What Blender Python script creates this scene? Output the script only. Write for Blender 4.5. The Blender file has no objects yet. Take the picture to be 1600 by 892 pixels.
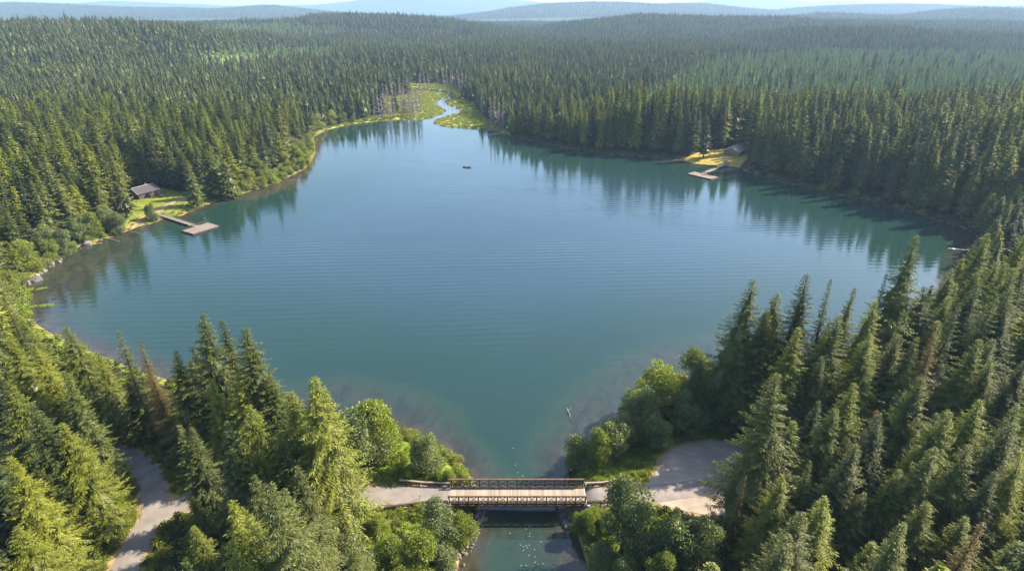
import bpy, math, random
import numpy as np
from mathutils import Vector, Matrix
R = math.radians
random.seed(7)
RNG = np.random.default_rng(11)
S = bpy.context.scene
COL = S.collection

# ------------------------------------------------------------------ camera
CAM_H, PITCH, FPX, CX, CY = 80.0, R(25.7), 900.0, 800.0, 446.0
cd = bpy.data.cameras.new('camera'); cam = bpy.data.objects.new('camera', cd); COL.objects.link(cam)
cam.location = (0, 0, CAM_H); cam.rotation_euler = (R(90) - PITCH, 0, 0)
cd.sensor_width = 36; cd.lens = FPX / 1600 * 36; cd.clip_start = 1; cd.clip_end = 60000
S.camera = cam
# ------------------------------------------------------------------ sun and sky
SUN_AZ, SUN_EL = R(20), R(39)        # azimuth counted from +X towards +Y
sd = bpy.data.lights.new('sun', 'SUN'); sun = bpy.data.objects.new('sun', sd); COL.objects.link(sun)
sd.energy = 5.0; sd.angle = R(0.53); sd.color = (1.0, 0.90, 0.72)
sv = Vector((math.cos(SUN_EL) * math.cos(SUN_AZ), math.cos(SUN_EL) * math.sin(SUN_AZ), math.sin(SUN_EL)))
sun.rotation_euler = sv.to_track_quat('Z', 'Y').to_euler()
W = bpy.data.worlds.new('World'); S.world = W; W.use_nodes = True
wn = W.node_tree; bg = wn.nodes['Background']
sk = wn.nodes.new('ShaderNodeTexSky'); sk.sky_type = 'NISHITA'; sk.sun_disc = False
sk.sun_elevation = SUN_EL; sk.sun_rotation = R(90) - SUN_AZ
sk.air_density = 1.0; sk.dust_density = 1.0; sk.ozone_density = 2.0
wn.links.new(sk.outputs[0], bg.inputs[0]); bg.inputs[1].default_value = 0.13
S.view_settings.view_transform = 'Standard'; S.view_settings.look = 'None'
S.view_settings.exposure = 1.55; S.view_settings.gamma = 1
S.render.engine = 'CYCLES'
c = S.cycles
c.use_denoising = True; c.max_bounces = 6; c.diffuse_bounces = 2; c.glossy_bounces = 2
c.transmission_bounces = 2; c.volume_bounces = 1; c.transparent_max_bounces = 4
c.use_adaptive_sampling = True; c.adaptive_threshold = 0.01
c.sample_clamp_indirect = 4

# ------------------------------------------------------------------ photograph geometry -> world
cp, sp = math.cos(PITCH), math.sin(PITCH)
def at(u, v, z=0.0):
    dx, dy = (u - CX) / FPX, (v - CY) / FPX
    d = (dx, cp - dy * sp, -sp - dy * cp)
    t = (z - CAM_H) / d[2]
    return Vector((d[0] * t, d[1] * t, z))
def at_y(u, v, y):
    dx, dy = (u - CX) / FPX, (v - CY) / FPX
    d = (dx, cp - dy * sp, -sp - dy * cp); t = y / d[1]
    return Vector((d[0] * t, y, CAM_H + d[2] * t))
def pix(x, y, z):
    zc = y * cp + (CAM_H - z) * sp
    up = y * sp - (CAM_H - z) * cp
    return CX + FPX * x / zc, CY - FPX * up / zc

LAKE_PX = [(715,892),(726,850),(740,818),(752,797),(753,775),(740,750),(722,724),(700,710),(670,690),(630,672),(600,668),(540,662),
 (480,648),(400,632),(300,606),(200,572),(120,540),(70,515),(40,490),(33,465),(45,440),(60,428),(75,415),(95,402),(110,395),(130,383),(150,378),
 (190,366),(214,355),(239,349),(258,342),(285,337),(314,323),(329,318),(341,314),(380,303),(430,287),(462,272),(480,262),(488,250),
 (494,240),(493,228),(491,215),(510,204),(545,195),(590,190),(640,187),(652,188),(675,183),(692,177),(696,173),(690,168),(679,163.5),(678,160),
 (690,154),(698,151),(703,149.5),(697,147.6),(684,145.4),(664,142.2),(640,140.6),(640,139),(668,139.8),(691,142.8),(708,145.8),(715,149.5),
 (709,154),(698,157.5),(696,160),(701,164),(711,168),(721,173),(717,177.5),(700,182),(683,187.5),(677,191),(683,195),(697,198),(726,200),
 (754,202),(773,205),(800,213),(850,226),(900,234),(950,241),(1000,246),(1040,249),(1066,252),(1085,256),(1110,258),(1138,260),(1151,261),
 (1165,267),(1188,276),(1230,287),(1296,302),(1357,313),(1414,329),(1470,346),(1499,354),(1525,368),(1520,385),(1512,400),(1500,430),(1450,480),(1380,522),
 (1280,560),(1180,592),(1090,612),(1020,635),(965,660),(920,690),(895,718),(885,745),(880,775),(882,797),(895,825),(908,850),(918,892)]
LAKE = np.array([(-9.5, -30.0), (-9.8, 30.0)] + [tuple(at(u, v)[:2]) for u, v in LAKE_PX] + [(14, 30.0), (16, -30.0)])

def inside(px, py, poly):
    poly = np.asarray(poly, float); r = np.zeros(np.shape(px), bool); n = len(poly); j = n - 1
    for i in range(n):
        xi, yi = poly[i]; xj, yj = poly[j]
        if yi != yj:
            c_ = ((yi > py) != (yj > py)) & (px < (xj - xi) * (py - yi) / (yj - yi) + xi)
            r ^= c_
        j = i
    return r
def dist_poly(px, py, poly, closed=True):
    poly = np.asarray(poly, float); d = np.full(np.shape(px), 1e18)
    n = len(poly)
    for i in range(n if closed else n - 1):
        a = poly[i]; b = poly[(i + 1) % n]; ab = b - a; L2 = max(ab @ ab, 1e-9)
        t = np.clip(((px - a[0]) * ab[0] + (py - a[1]) * ab[1]) / L2, 0, 1)
        d = np.minimum(d, (px - a[0] - t * ab[0]) ** 2 + (py - a[1] - t * ab[1]) ** 2)
    return np.sqrt(d)
def sstep(a, b, x):
    t = np.clip((x - a) / (b - a), 0, 1); return t * t * (3 - 2 * t)
GX, GY, GS = np.arange(-460, 461, 2.0), np.arange(-32, 801, 2.0), 2.0
_gx, _gy = np.meshgrid(GX, GY)
_sd = dist_poly(_gx, _gy, LAKE); _sd[inside(_gx, _gy, LAKE)] *= -1
def lerp_grid(G, x, y):
    fx = np.clip((np.asarray(x, float) - GX[0]) / GS, 0, len(GX) - 1.001); fy = np.clip((np.asarray(y, float) - GY[0]) / GS, 0, len(GY) - 1.001)
    ix, iy = fx.astype(int), fy.astype(int); tx, ty = fx - ix, fy - iy
    return (G[iy, ix] * (1 - tx) + G[iy, ix + 1] * tx) * (1 - ty) + (G[iy + 1, ix] * (1 - tx) + G[iy + 1, ix + 1] * tx) * ty
def lake_d(x, y):
    x = np.asarray(x, float); y = np.asarray(y, float)
    off = np.maximum(np.abs(x) - 458, 0) + np.maximum(y - 798, 0) + np.maximum(-30 - y, 0)
    return lerp_grid(_sd, x, y) + off
def wpoly(px, z=0.0): return np.array([tuple(at(u, v, z)[:2]) for u, v in px])

MEADOW = wpoly([(508,203),(545,192),(575,186),(600,181),(640,176),(646,176),(600,178),(585,172),(588,160),(610,154),(640,150),(640,131),(700,133),(735,146),(722,158),(738,163),
                (748,175),(762,190),(790,205),(800,213),(773,206),(726,203),(690,200),(670,192),(640,190),(590,193),(540,198),(515,206)])
LAWN_L = wpoly([(190,366),(193,350),(203,332),(204,306),(216,297),(246,295),(275,300),(345,307),(341,314),(314,323),(285,337),(258,342),(239,349),(214,355)], 1)
LAWN_R = wpoly([(1062,252),(1080,243),(1095,238),(1135,234),(1150,226),(1172,232),(1168,250),(1152,262),(1138,261),(1110,259),(1085,256)], 1)
# bridge deck (world): x from -10.9 to 12.7, y from 73.3 to 76.9, deck top at 3.2
BX0, BX1, BY0, BY1, BZ = -10.9, 12.7, 73.2, 76.9, 3.25
GZ = 3.0                                   # height of the bank top the road runs on
ROADC = {'left': [(-10.9, 75.05), (-16, 75.05), (-24, 74.9), (-32, 74.7), (-44, 74.8), (-52, 74.6), (-57.5, 72.8), (-60, 69), (-59.9, 65), (-59, 60), (-58.3, 54), (-56, 46), (-51, 36), (-44, 25), (-36, 10)],
         'leftup': [(-59.8, 69.5), (-62.3, 74.2), (-65.8, 78.9), (-73, 84.5), (-88, 88), (-110, 88), (-140, 92)],
         'right': [(12.7, 75.05), (19, 75.2), (26, 75.6), (34, 77), (42, 79), (52, 80), (66, 79.5), (84, 79), (105, 80), (140, 84)]}
LOT = wpoly([(1010,762),(1022,742),(1034,718),(1052,702),(1080,692),(1110,689),(1145,691),(1172,700),(1195,716),(1215,745),(1218,775),(1190,800),(1120,806),(1070,800),(1035,790),(1012,782)], GZ)
def road_d(x, y):
    d = np.full(np.shape(x), 1e9)
    for k in ROADC.values(): d = np.minimum(d, dist_poly(x, y, k, False))
    return d

# ridges: crest line as seen above the trees, at a ground distance
RIDGES = [  # y0, near width, far width, tree height, [(u, v)]
 (980, 460, 400, 20, [(-500,30),(-100,27),(0,27),(100,27),(200,30),(280,34),(360,48),(430,70)]),
 (1750, 380, 400, 19, [(200,45),(300,32),(400,27),(478,26),(486,19),(560,19),(640,22),(700,26),(760,33),(820,44),(860,60)]),
 (1900, 420, 400, 19, [(760,60),(830,42),(880,32),(950,24),(1000,20),(1080,21),(1200,25),(1300,27),(1450,30),(1900,34)]),
 (1250, 300, 300, 21, [(1080,80),(1180,52),(1260,38),(1400,39),(1500,41),(1600,42),(2100,44)]),
 (2900, 500, 500, 19, [(1000,40),(1190,29),(1290,19),(1340,19),(1400,23),(1480,13),(1540,10),(1600,14),(2000,14)]),
 (5200, 900, 900, 18, [(-900,12),(-200,8),(0,4),(50,3),(100,5),(160,9),(250,11),(350,12),(400,8),(430,7),(470,12),(520,18),(640,28),(700,25),(760,18),(800,12),(850,5),(900,2),(960,1),(1020,4),(1100,5),(1150,11),(1200,15),(1280,8),(1400,5),(1480,7),(1560,10),(1700,6),(2500,8)]),
 (9500, 1800, 1500, 0, [(-900,8),(-100,8),(120,6),(190,2),(260,4),(330,9),(400,10),(500,8),(545,3),(600,-6),(700,-7),(790,0),(850,4),(950,8),(1050,6),(1110,1),(1150,-1),(1220,0),(1262,4),(1300,1),(1400,5),(1500,4),(1590,-3),(1700,-5),(2500,4)]),
]
RD = []
for y0, wn_, wf, th, pts in RIDGES:
    P = [at_y(u, v, y0) for u, v in pts]
    RD.append((y0, wn_, wf, np.array([p.x for p in P]), np.array([p.z - th for p in P])))
def nz(x, y, s, ph=0.0):
    x = x / s; y = y / s
    return (np.sin(x * 1.7 + 1.3 * np.sin(y * 1.1 + ph) + ph) + np.sin(y * 1.9 + 1.1 * np.sin(x * 1.3 - ph) + 2 * ph) + .6 * np.sin(x * 3.7 + y * 2.9 + ph) + .5 * np.sin(x * 5.3 - y * 4.7 + 3 * ph)) / 3.1
def ground(x, y):
    x = np.asarray(x, float); y = np.asarray(y, float)
    d = lake_d(x, y)
    near = sstep(190, 120, y) * sstep(190, 120, np.abs(x))
    mead = sstep(8, -4, np.where(inside(x, y, MEADOW), -5.0, 9.0) if np.size(x) < 2 else _md(x, y))
    p = 1.4 + (GZ - 1.4) * near; p = p * (1 - mead) + 0.55 * mead
    w = 9 - 3.5 * near
    z = np.where(d > 0, p * sstep(0, 1, np.maximum(d, 0) / w) + .02, -np.clip(-d * .3, 0, 2.4) - .02)
    flat = np.clip(1 - near - mead, 0, 1)
    z = z + flat * sstep(12, 80, d) * (nz(x, y, 60, .4) * 1.6 + 1.6 + np.clip(d - 20, 0, 250) * .012)
    zr = z
    for y0, a, b, xs, zs in RD:
        g = np.where(y < y0, np.exp(-((y - y0) / a) ** 2 * 1.6), np.exp(-((y - y0) / b) ** 2 * 1.6))
        cz = np.interp(x, xs, zs) + (nz(x, y, 400, y0 * .01) * (6 if y0 < 9000 else 14) - 2) * (y0 > 1000)
        zr = np.maximum(zr, cz * g)
    far = sstep(60, 160, d)
    return z + (zr - z) * far
_mg = dist_poly(_gx, _gy, MEADOW); _mg[inside(_gx, _gy, MEADOW)] *= -1
def _md(x, y): return lerp_grid(_mg, x, y) + np.maximum(np.abs(x) - 458, 0)
def gz(x, y): return float(ground(np.array([x, x]), np.array([y, y]))[0])

# ------------------------------------------------------------------ object helpers
def tag(o, label=None, cat=None, group=None, kind=None):
    if label: o['label'] = label
    if cat: o['category'] = cat
    if group: o['group'] = group
    if kind: o['kind'] = kind
    return o
def empty(name, loc, label, cat, group=None, rz=0, sc=1):
    o = bpy.data.objects.new(name, None); COL.objects.link(o); o.location = loc; o.rotation_euler[2] = rz
    o.scale = sc if hasattr(sc, '__len__') else (sc,) * 3
    o.empty_display_size = .5
    return tag(o, label, cat, group)
def mobj(name, me, mat=None, parent=None, loc=None):
    o = bpy.data.objects.new(name, me); COL.objects.link(o)
    if mat and not me.materials: me.materials.append(mat)
    if parent: o.parent = parent
    if loc is not None: o.location = loc
    return o
def np_mesh(name, verts, faces, mat=None, smooth=False, attrs=None):
    me = bpy.data.meshes.new(name); verts = np.asarray(verts, np.float32); faces = np.asarray(faces, np.int32)
    k = faces.shape[1]
    me.vertices.add(len(verts)); me.vertices.foreach_set('co', verts.ravel())
    me.loops.add(faces.size); me.loops.foreach_set('vertex_index', faces.ravel())
    me.polygons.add(len(faces)); me.polygons.foreach_set('loop_start', np.arange(0, faces.size, k, dtype=np.int32))
    me.polygons.foreach_set('loop_total', np.full(len(faces), k, np.int32))
    me.polygons.foreach_set('use_smooth', np.full(len(faces), smooth))
    for n_, a in (attrs or {}).items():
        at_ = me.attributes.new(n_, 'FLOAT', 'POINT'); at_.data.foreach_set('value', np.asarray(a, np.float32))
    me.update(calc_edges=True)
    if mat: me.materials.append(mat)
    return me
class MB:
    "collects simple solids into one mesh"
    def __init__(s): s.v = []; s.f = []
    def add(s, vs, fs):
        b = len(s.v); s.v += [tuple(v) for v in vs]; s.f += [tuple(i + b for i in f) for f in fs]; return s
    def box(s, x0, x1, y0, y1, z0, z1):
        return s.add([(x, y, z) for z in (z0, z1) for y in (y0, y1) for x in (x0, x1)],
                     [(0,2,3,1),(4,5,7,6),(0,1,5,4),(2,6,7,3),(0,4,6,2),(1,3,7,5)])
    def bar(s, a, b, w, h=None):
        a, b = Vector(a), Vector(b); h = h or w; d = (b - a).normalized()
        up = Vector((0, 0, 1)) if abs(d.z) < .95 else Vector((1, 0, 0))
        r = d.cross(up).normalized() * w / 2; u = r.cross(d).normalized() * h / 2
        vs = [p + i * r + j * u for p in (a, b) for i, j in ((-1,-1),(1,-1),(1,1),(-1,1))]
        return s.add(vs, [(0,1,2,3),(7,6,5,4),(0,4,5,1),(1,5,6,2),(2,6,7,3),(3,7,4,0)])
    def tube(s, pts, rad, n=7, cap=True):
        rings = []
        for i, p in enumerate(pts):
            p = Vector(p); q = Vector(pts[min(i + 1, len(pts) - 1)]); o = Vector(pts[max(i - 1, 0)])
            d = (q - o).normalized(); up = Vector((1, 0, 0)) if abs(d.x) < .8 else Vector((0, 1, 0))
            r = d.cross(up).normalized(); u = r.cross(d)
            rr = rad[i] if hasattr(rad, '__len__') else rad
            rings.append([p + (r * math.cos(6.2832 * k / n) + u * math.sin(6.2832 * k / n)) * rr for k in range(n)])
        vs = [v for g in rings for v in g]
        fs = [(i * n + k, (i + 1) * n + k, (i + 1) * n + (k + 1) % n, i * n + (k + 1) % n) for i in range(len(pts) - 1) for k in range(n)]
        if cap: fs += [tuple(range(n)), tuple(reversed(range((len(pts) - 1) * n, len(pts) * n)))]
        return s.add(vs, fs)
    def mesh(s, name, mat=None, smooth=False):
        me = bpy.data.meshes.new(name); me.from_pydata(s.v, [], s.f)
        if mat: me.materials.append(mat)
        if smooth: me.polygons.foreach_set('use_smooth', [True] * len(me.polygons))
        me.update(); return me
    def obj(s, name, mat, parent=None, smooth=False): return mobj(name, s.mesh(name, mat, smooth), None, parent)

# ------------------------------------------------------------------ materials
def new_mat(name):
    m = bpy.data.materials.new(name); m.use_nodes = True; nt = m.node_tree
    for n in list(nt.nodes): nt.nodes.remove(n)
    return m, nt, nt.nodes.new('ShaderNodeOutputMaterial')
def N(nt, t, **kw):
    n = nt.nodes.new(t)
    for k, v in kw.items():
        if k in n.inputs: n.inputs[k].default_value = v
        else: setattr(n, k, v)
    return n
def ramp(nt, fac, stops):
    r = nt.nodes.new('ShaderNodeValToRGB'); e = r.color_ramp.elements
    while len(e) < len(stops): e.new(.5)
    for i, (p, c_) in enumerate(stops): e[i].position = p; e[i].color = (*c_, 1)
    nt.links.new(fac, r.inputs[0]); return r.outputs[0]
def mixc(nt, f, a, b, mode='MIX'):
    m = nt.nodes.new('ShaderNodeMix'); m.data_type = 'RGBA'; m.blend_type = mode
    for s_, v in ((m.inputs[0], f), (m.inputs[6], a), (m.inputs[7], b)):
        if hasattr(v, 'links'): nt.links.new(v, s_)
        elif isinstance(v, tuple): s_.default_value = (*v, 1)
        else: s_.default_value = v
    return m.outputs[2]
def math_(nt, op, a, b=None, c_=None, clamp=False):
    m = nt.nodes.new('ShaderNodeMath'); m.operation = op; m.use_clamp = clamp
    for i, v in enumerate((a, b, c_)):
        if v is None: continue
        if hasattr(v, 'links'): nt.links.new(v, m.inputs[i])
        else: m.inputs[i].default_value = v
    return m.outputs[0]
def noise(nt, scale, detail=4, rough=.55, vec=None, dist=0):
    n = N(nt, 'ShaderNodeTexNoise', Scale=scale, Detail=detail, Roughness=rough, Distortion=dist)
    if vec is not None: nt.links.new(vec, n.inputs['Vector'])
    return n.outputs[0]
def foliage(name, dark, light, trans=.3, hue=.0, spread=.45, warm=None):
    "leaf colour varies by tree (object random), by twig (attribute) and by patch (noise)"
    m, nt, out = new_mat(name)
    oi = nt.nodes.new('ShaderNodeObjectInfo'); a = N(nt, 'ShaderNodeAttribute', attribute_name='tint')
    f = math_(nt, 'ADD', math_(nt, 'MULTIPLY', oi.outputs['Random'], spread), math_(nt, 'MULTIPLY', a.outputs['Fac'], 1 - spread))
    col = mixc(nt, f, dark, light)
    if warm:
        g = nt.nodes.new('ShaderNodeNewGeometry')
        n = noise(nt, .018, 2, .5, g.outputs['Position'])
        col = mixc(nt, ramp(nt, n, [(.5, (0,0,0)), (.7, (.6,.6,.6))]), col, warm)
    d = nt.nodes.new('ShaderNodeBsdfDiffuse'); t = nt.nodes.new('ShaderNodeBsdfTranslucent'); g2 = N(nt, 'ShaderNodeBsdfGlossy', Roughness=.5)
    nt.links.new(col, d.inputs[0])
    tc = mixc(nt, 1.0, col, (1.25, 1.3, .55), 'MULTIPLY'); nt.links.new(tc, t.inputs[0])
    mx = N(nt, 'ShaderNodeMixShader'); mx.inputs[0].default_value = trans
    nt.links.new(d.outputs[0], mx.inputs[1]); nt.links.new(t.outputs[0], mx.inputs[2])
    m2 = N(nt, 'ShaderNodeMixShader'); m2.inputs[0].default_value = .03
    nt.links.new(mx.outputs[0], m2.inputs[1]); nt.links.new(g2.outputs[0], m2.inputs[2])
    nt.links.new(m2.outputs[0], out.inputs[0]); return m
def surf(name, c1, c2, scale=2.0, rough=.85, bump=.3, stretch=None, rand=.0, bscale=None, dist=.05):
    m, nt, out = new_mat(name); p = N(nt, 'ShaderNodeBsdfPrincipled', Roughness=rough)
    tc = nt.nodes.new('ShaderNodeTexCoord'); mp = nt.nodes.new('ShaderNodeMapping'); nt.links.new(tc.outputs['Object'], mp.inputs[0])
    if stretch: mp.inputs['Scale'].default_value = stretch
    n = noise(nt, scale, 5, .6, mp.outputs[0]); col = ramp(nt, n, [(.3, c1), (.7, c2)])
    if rand:
        oi = nt.nodes.new('ShaderNodeObjectInfo')
        col = mixc(nt, 1.0, col, ramp(nt, oi.outputs['Random'], [(0, (1 - rand,) * 3), (1, (1 + rand, 1 + rand * .95, 1 + rand * .85))]), 'MULTIPLY')
    nt.links.new(col, p.inputs['Base Color'])
    if bump:
        b = N(nt, 'ShaderNodeBump', Strength=bump, Distance=dist); nt.links.new(noise(nt, bscale or scale * 3, 4, .6, mp.outputs[0]), b.inputs['Height'])
        nt.links.new(b.outputs[0], p.inputs['Normal'])
    nt.links.new(p.outputs[0], out.inputs[0]); return m

M = {}
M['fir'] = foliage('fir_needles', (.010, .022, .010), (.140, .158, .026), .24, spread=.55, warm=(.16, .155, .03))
M['hemlock'] = foliage('hemlock_needles', (.022, .042, .010), (.26, .27, .022), .3, spread=.5)
M['rust'] = foliage('rusty_needles', (.10, .075, .02), (.22, .14, .035), .4)
M['young'] = foliage('plantation_needles', (.085, .13, .035), (.20, .26, .055), .25)
M['willow'] = foliage('willow_leaves', (.06, .085, .03), (.23, .26, .08), .38, spread=.3)
M['alder'] = foliage('alder_leaves', (.08, .12, .014), (.28, .31, .035), .35, spread=.45)
M['shrub'] = foliage('shrub_leaves', (.10, .13, .028), (.30, .30, .06), .4, spread=.4)
M['herb'] = foliage('herb_leaves', (.13, .20, .015), (.32, .36, .03), .45, spread=.3)
M['grassblade'] = foliage('grass_blades', (.12, .16, .03), (.34, .33, .08), .4, spread=.3)
M['bark'] = surf('bark', (.05, .038, .028), (.12, .095, .07), 2, .9, .6, (1, 1, .25))
M['deadwood'] = surf('dead_wood', (.16, .13, .11), (.34, .28, .24), 2, .9, .4, (1, 1, .25))
M['timber'] = surf('dark_timber', (.045, .028, .018), (.11, .07, .045), 1.5, .8, .3, rand=.2)
M['plank'] = surf('deck_planks', (.23, .175, .125), (.42, .335, .25), 1.2, .75, .3, (4, 1, 1), rand=.22)
M['dockwood'] = surf('weathered_planks', (.15, .115, .09), (.28, .225, .18), 1.5, .85, .3, rand=.12)
M['asphalt'] = surf('worn_asphalt', (.16, .135, .118), (.25, .215, .185), .35, .92, .3, rand=0, bscale=9, dist=.01)
M['gravel'] = surf('gravel_lot', (.24, .19, .145), (.42, .34, .265), .25, .95, .6, bscale=6, dist=.03)
nt = M['gravel'].node_tree; g = nt.nodes.new('ShaderNodeNewGeometry'); mpg = nt.nodes.new('ShaderNodeMapping'); mpg.inputs['Location'].default_value = (-30, -78, 0); nt.links.new(g.outputs['Position'], mpg.inputs[0])
wv_ = nt.nodes.new('ShaderNodeTexWave'); wv_.wave_type = 'RINGS'; wv_.rings_direction = 'Z'; wv_.inputs['Scale'].default_value = .16; wv_.inputs['Distortion'].default_value = 11; wv_.inputs['Detail'].default_value = 3; wv_.inputs['Detail Scale'].default_value = .6; nt.links.new(mpg.outputs[0], wv_.inputs[0])
pb = nt.nodes['Principled BSDF']; old = pb.inputs['Base Color'].links[0].from_socket
nt.links.new(mixc(nt, 1.0, old, ramp(nt, wv_.outputs['Fac'], [(.2, (1,1,1)), (.9, (.92,.915,.91))]), 'MULTIPLY'), pb.inputs['Base Color'])
M['dirt'] = surf('dirt', (.22, .14, .08), (.38, .26, .15), .6, .95, .5, bscale=5)
M['concrete'] = surf('concrete', (.30, .29, .27), (.45, .43, .40), .8, .9, .3)
M['rock'] = surf('rock', (.08, .07, .06), (.20, .175, .155), 1.3, .85, .6, rand=.3)
M['cabinwall'] = surf('log_wall', (.075, .03, .02), (.13, .06, .04), 2, .8, .5, (.3, .3, 4))
M['cabinwall2'] = surf('board_wall', (.20, .13, .09), (.30, .20, .14), 2, .8, .5, (.3, .3, 4))
M['roof'] = surf('shingle_roof', (.035, .028, .034), (.075, .062, .07), 1.5, .7, .3)
M['roof2'] = surf('pink_roof', (.30, .21, .22), (.42, .31, .32), .8, .6, .2)
M['trim'] = surf('pale_trim', (.45, .40, .34), (.55, .50, .44), 2, .7, .1)
M['white'] = surf('white_cloth', (.7, .7, .7), (.82, .82, .82), 4, .8, .1)
M['skin'] = surf('skin', (.45, .26, .18), (.52, .31, .22), 4, .6, .05)
M['hair'] = surf('dark_hair', (.02, .014, .01), (.04, .03, .02), 8, .7, .1)
M['trouser'] = surf('dark_trousers', (.02, .025, .04), (.04, .05, .07), 4, .8, .1)
M['hull'] = surf('dark_hull', (.03, .03, .035), (.07, .06, .06), 3, .5, .1)
m, nt, out = new_mat('window_glass'); p = N(nt, 'ShaderNodeBsdfPrincipled', Roughness=.08); p.inputs['Base Color'].default_value = (.02, .025, .03, 1)
nt.links.new(p.outputs[0], out.inputs[0]); M['glass'] = m

# ground: zones arrive as attributes, broken up by noise
m, nt, out = new_mat('ground'); p = N(nt, 'ShaderNodeBsdfPrincipled', Roughness=.95); p.inputs['Specular IOR Level'].default_value = .15
g = nt.nodes.new('ShaderNodeNewGeometry'); pos = g.outputs['Position']
n1 = noise(nt, .35, 6, .65, pos); n2 = noise(nt, .05, 4, .6, pos); n3 = noise(nt, 2.2, 4, .6, pos)
floor_ = ramp(nt, n1, [(.3, (.018, .022, .008)), (.55, (.045, .042, .018)), (.75, (.10, .075, .035))])
grass = ramp(nt, n1, [(.25, (.05, .085, .012)), (.5, (.12, .16, .02)), (.72, (.26, .25, .04))])
mead = mixc(nt, ramp(nt, n2, [(.4, (0,0,0)), (.62, (1,1,1))]), ramp(nt, n1, [(.3, (.15, .21, .03)), (.7, (.27, .32, .05))]), ramp(nt, n1, [(.3, (.27, .27, .05)), (.7, (.40, .36, .08))]))
dirt = ramp(nt, n1, [(.3, (.20, .13, .07)), (.7, (.42, .29, .15))])
gold = ramp(nt, n1, [(.3, (.20, .17, .03)), (.5, (.34, .25, .045)), (.75, (.44, .31, .07))])
farc = ramp(nt, noise(nt, .006, 6, .7, pos), [(.3, (.018, .038, .018)), (.6, (.045, .075, .028)), (.8, (.08, .11, .04))])
clearc = ramp(nt, n2, [(.3, (.10, .17, .05)), (.7, (.16, .24, .07))])
def zone(col, name, c_, k=.45):
    a = N(nt, 'ShaderNodeAttribute', attribute_name=name)
    f = math_(nt, 'ADD', a.outputs['Fac'], math_(nt, 'MULTIPLY', math_(nt, 'SUBTRACT', n3, .5), k))
    f = math_(nt, 'MULTIPLY_ADD', f, 5.0, -2.0, clamp=True)
    return mixc(nt, f, col, c_)
col = floor_
for nm, cc in (('z_far', farc), ('z_clear', clearc), ('z_grass', grass), ('z_meadow', mead), ('z_gold', gold), ('z_dirt', dirt)): col = zone(col, nm, cc)
nt.links.new(col, p.inputs['Base Color'])
b = N(nt, 'ShaderNodeBump', Strength=.6, Distance=.15); nt.links.new(n3, b.inputs['Height']); nt.links.new(b.outputs[0], p.inputs['Normal'])
nt.links.new(p.outputs[0], out.inputs[0]); M['ground'] = m

# water: murky body colour (green deep, brown over the mud near the banks), rippled mirror on top
m, nt, out = new_mat('lake_water'); p = N(nt, 'ShaderNodeBsdfPrincipled', Roughness=.05, IOR=1.38); p.inputs['Specular IOR Level'].default_value = .8
g = nt.nodes.new('ShaderNodeNewGeometry'); pos = g.outputs['Position']
a = N(nt, 'ShaderNodeAttribute', attribute_name='shallow')
def mapped(sx, sy, rot=0):
    mp = nt.nodes.new('ShaderNodeMapping'); nt.links.new(pos, mp.inputs[0]); mp.inputs['Scale'].default_value = (sx, sy, 1); mp.inputs['Rotation'].default_value = (0, 0, rot); return mp.outputs[0]
w1 = noise(nt, .09, 5, .62, pos, .6)
amp = math_(nt, 'MULTIPLY_ADD', a.outputs['Fac'], 2.6, .12, clamp=True)
w0 = noise(nt, .5, 4, .6, pos, .4); w1 = math_(nt, 'MULTIPLY_ADD', w0, .35, math_(nt, 'MULTIPLY', w1, .75))
f = math_(nt, 'ADD', a.outputs['Fac'], math_(nt, 'MULTIPLY', math_(nt, 'MULTIPLY', math_(nt, 'SUBTRACT', w1, .55), 1.1), amp), clamp=True)
body = ramp(nt, f, [(0.0, (.012, .034, .027)), (.2, (.020, .040, .026)), (.42, (.026, .037, .029)), (.7, (.038, .036, .028)), (1, (.06, .046, .028))])
weed = ramp(nt, noise(nt, .28, 6, .7, mapped(1, .6, R(25)), .8), [(.38, (.66,.68,.66)), (.62, (1.15,1.15,1.05))])
body = mixc(nt, math_(nt, 'MULTIPLY_ADD', f, 2.2, -.25, clamp=True), body, mixc(nt, 1.0, body, weed, 'MULTIPLY'))
ab = N(nt, 'ShaderNodeAttribute', attribute_name='open')
body = mixc(nt, math_(nt, 'MULTIPLY', ab.outputs['Fac'], .85), body, (.021, .045, .060)); nt.links.new(body, p.inputs['Base Color'])
wav = nt.nodes.new('ShaderNodeTexWave'); wav.bands_direction = 'Y'; wav.inputs['Scale'].default_value = .11; wav.inputs['Distortion'].default_value = 5; wav.inputs['Detail'].default_value = 2; wav.inputs['Detail Scale'].default_value = .25
nt.links.new(mapped(.45, 1, R(-6)), wav.inputs['Vector'])
nA = noise(nt, 1.0, 3, .55, mapped(.35, 1.1, R(8))); nB = noise(nt, 3.4, 2, .5, mapped(.5, 1.2, R(-14)))
patch = ramp(nt, noise(nt, .014, 5, .6, mapped(.6, 1.5, R(12))), [(.40, (.28,.28,.28)), (.62, (1.2,1.2,1.2))])
hgt = math_(nt, 'ADD', math_(nt, 'MULTIPLY', wav.outputs['Fac'], .10), math_(nt, 'ADD', math_(nt, 'MULTIPLY', nA, .16), math_(nt, 'MULTIPLY', nB, .05)))
ac = N(nt, 'ShaderNodeAttribute', attribute_name='calm')
hgt = math_(nt, 'MULTIPLY', hgt, math_(nt, 'MULTIPLY', patch, math_(nt, 'MULTIPLY_ADD', ac.outputs['Fac'], -.55, 1.0)))
b = N(nt, 'ShaderNodeBump', Strength=1.0, Distance=.35); nt.links.new(hgt, b.inputs['Height']); nt.links.new(b.outputs[0], p.inputs['Normal'])
nt.links.new(p.outputs[0], out.inputs[0]); M['water'] = m

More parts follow.
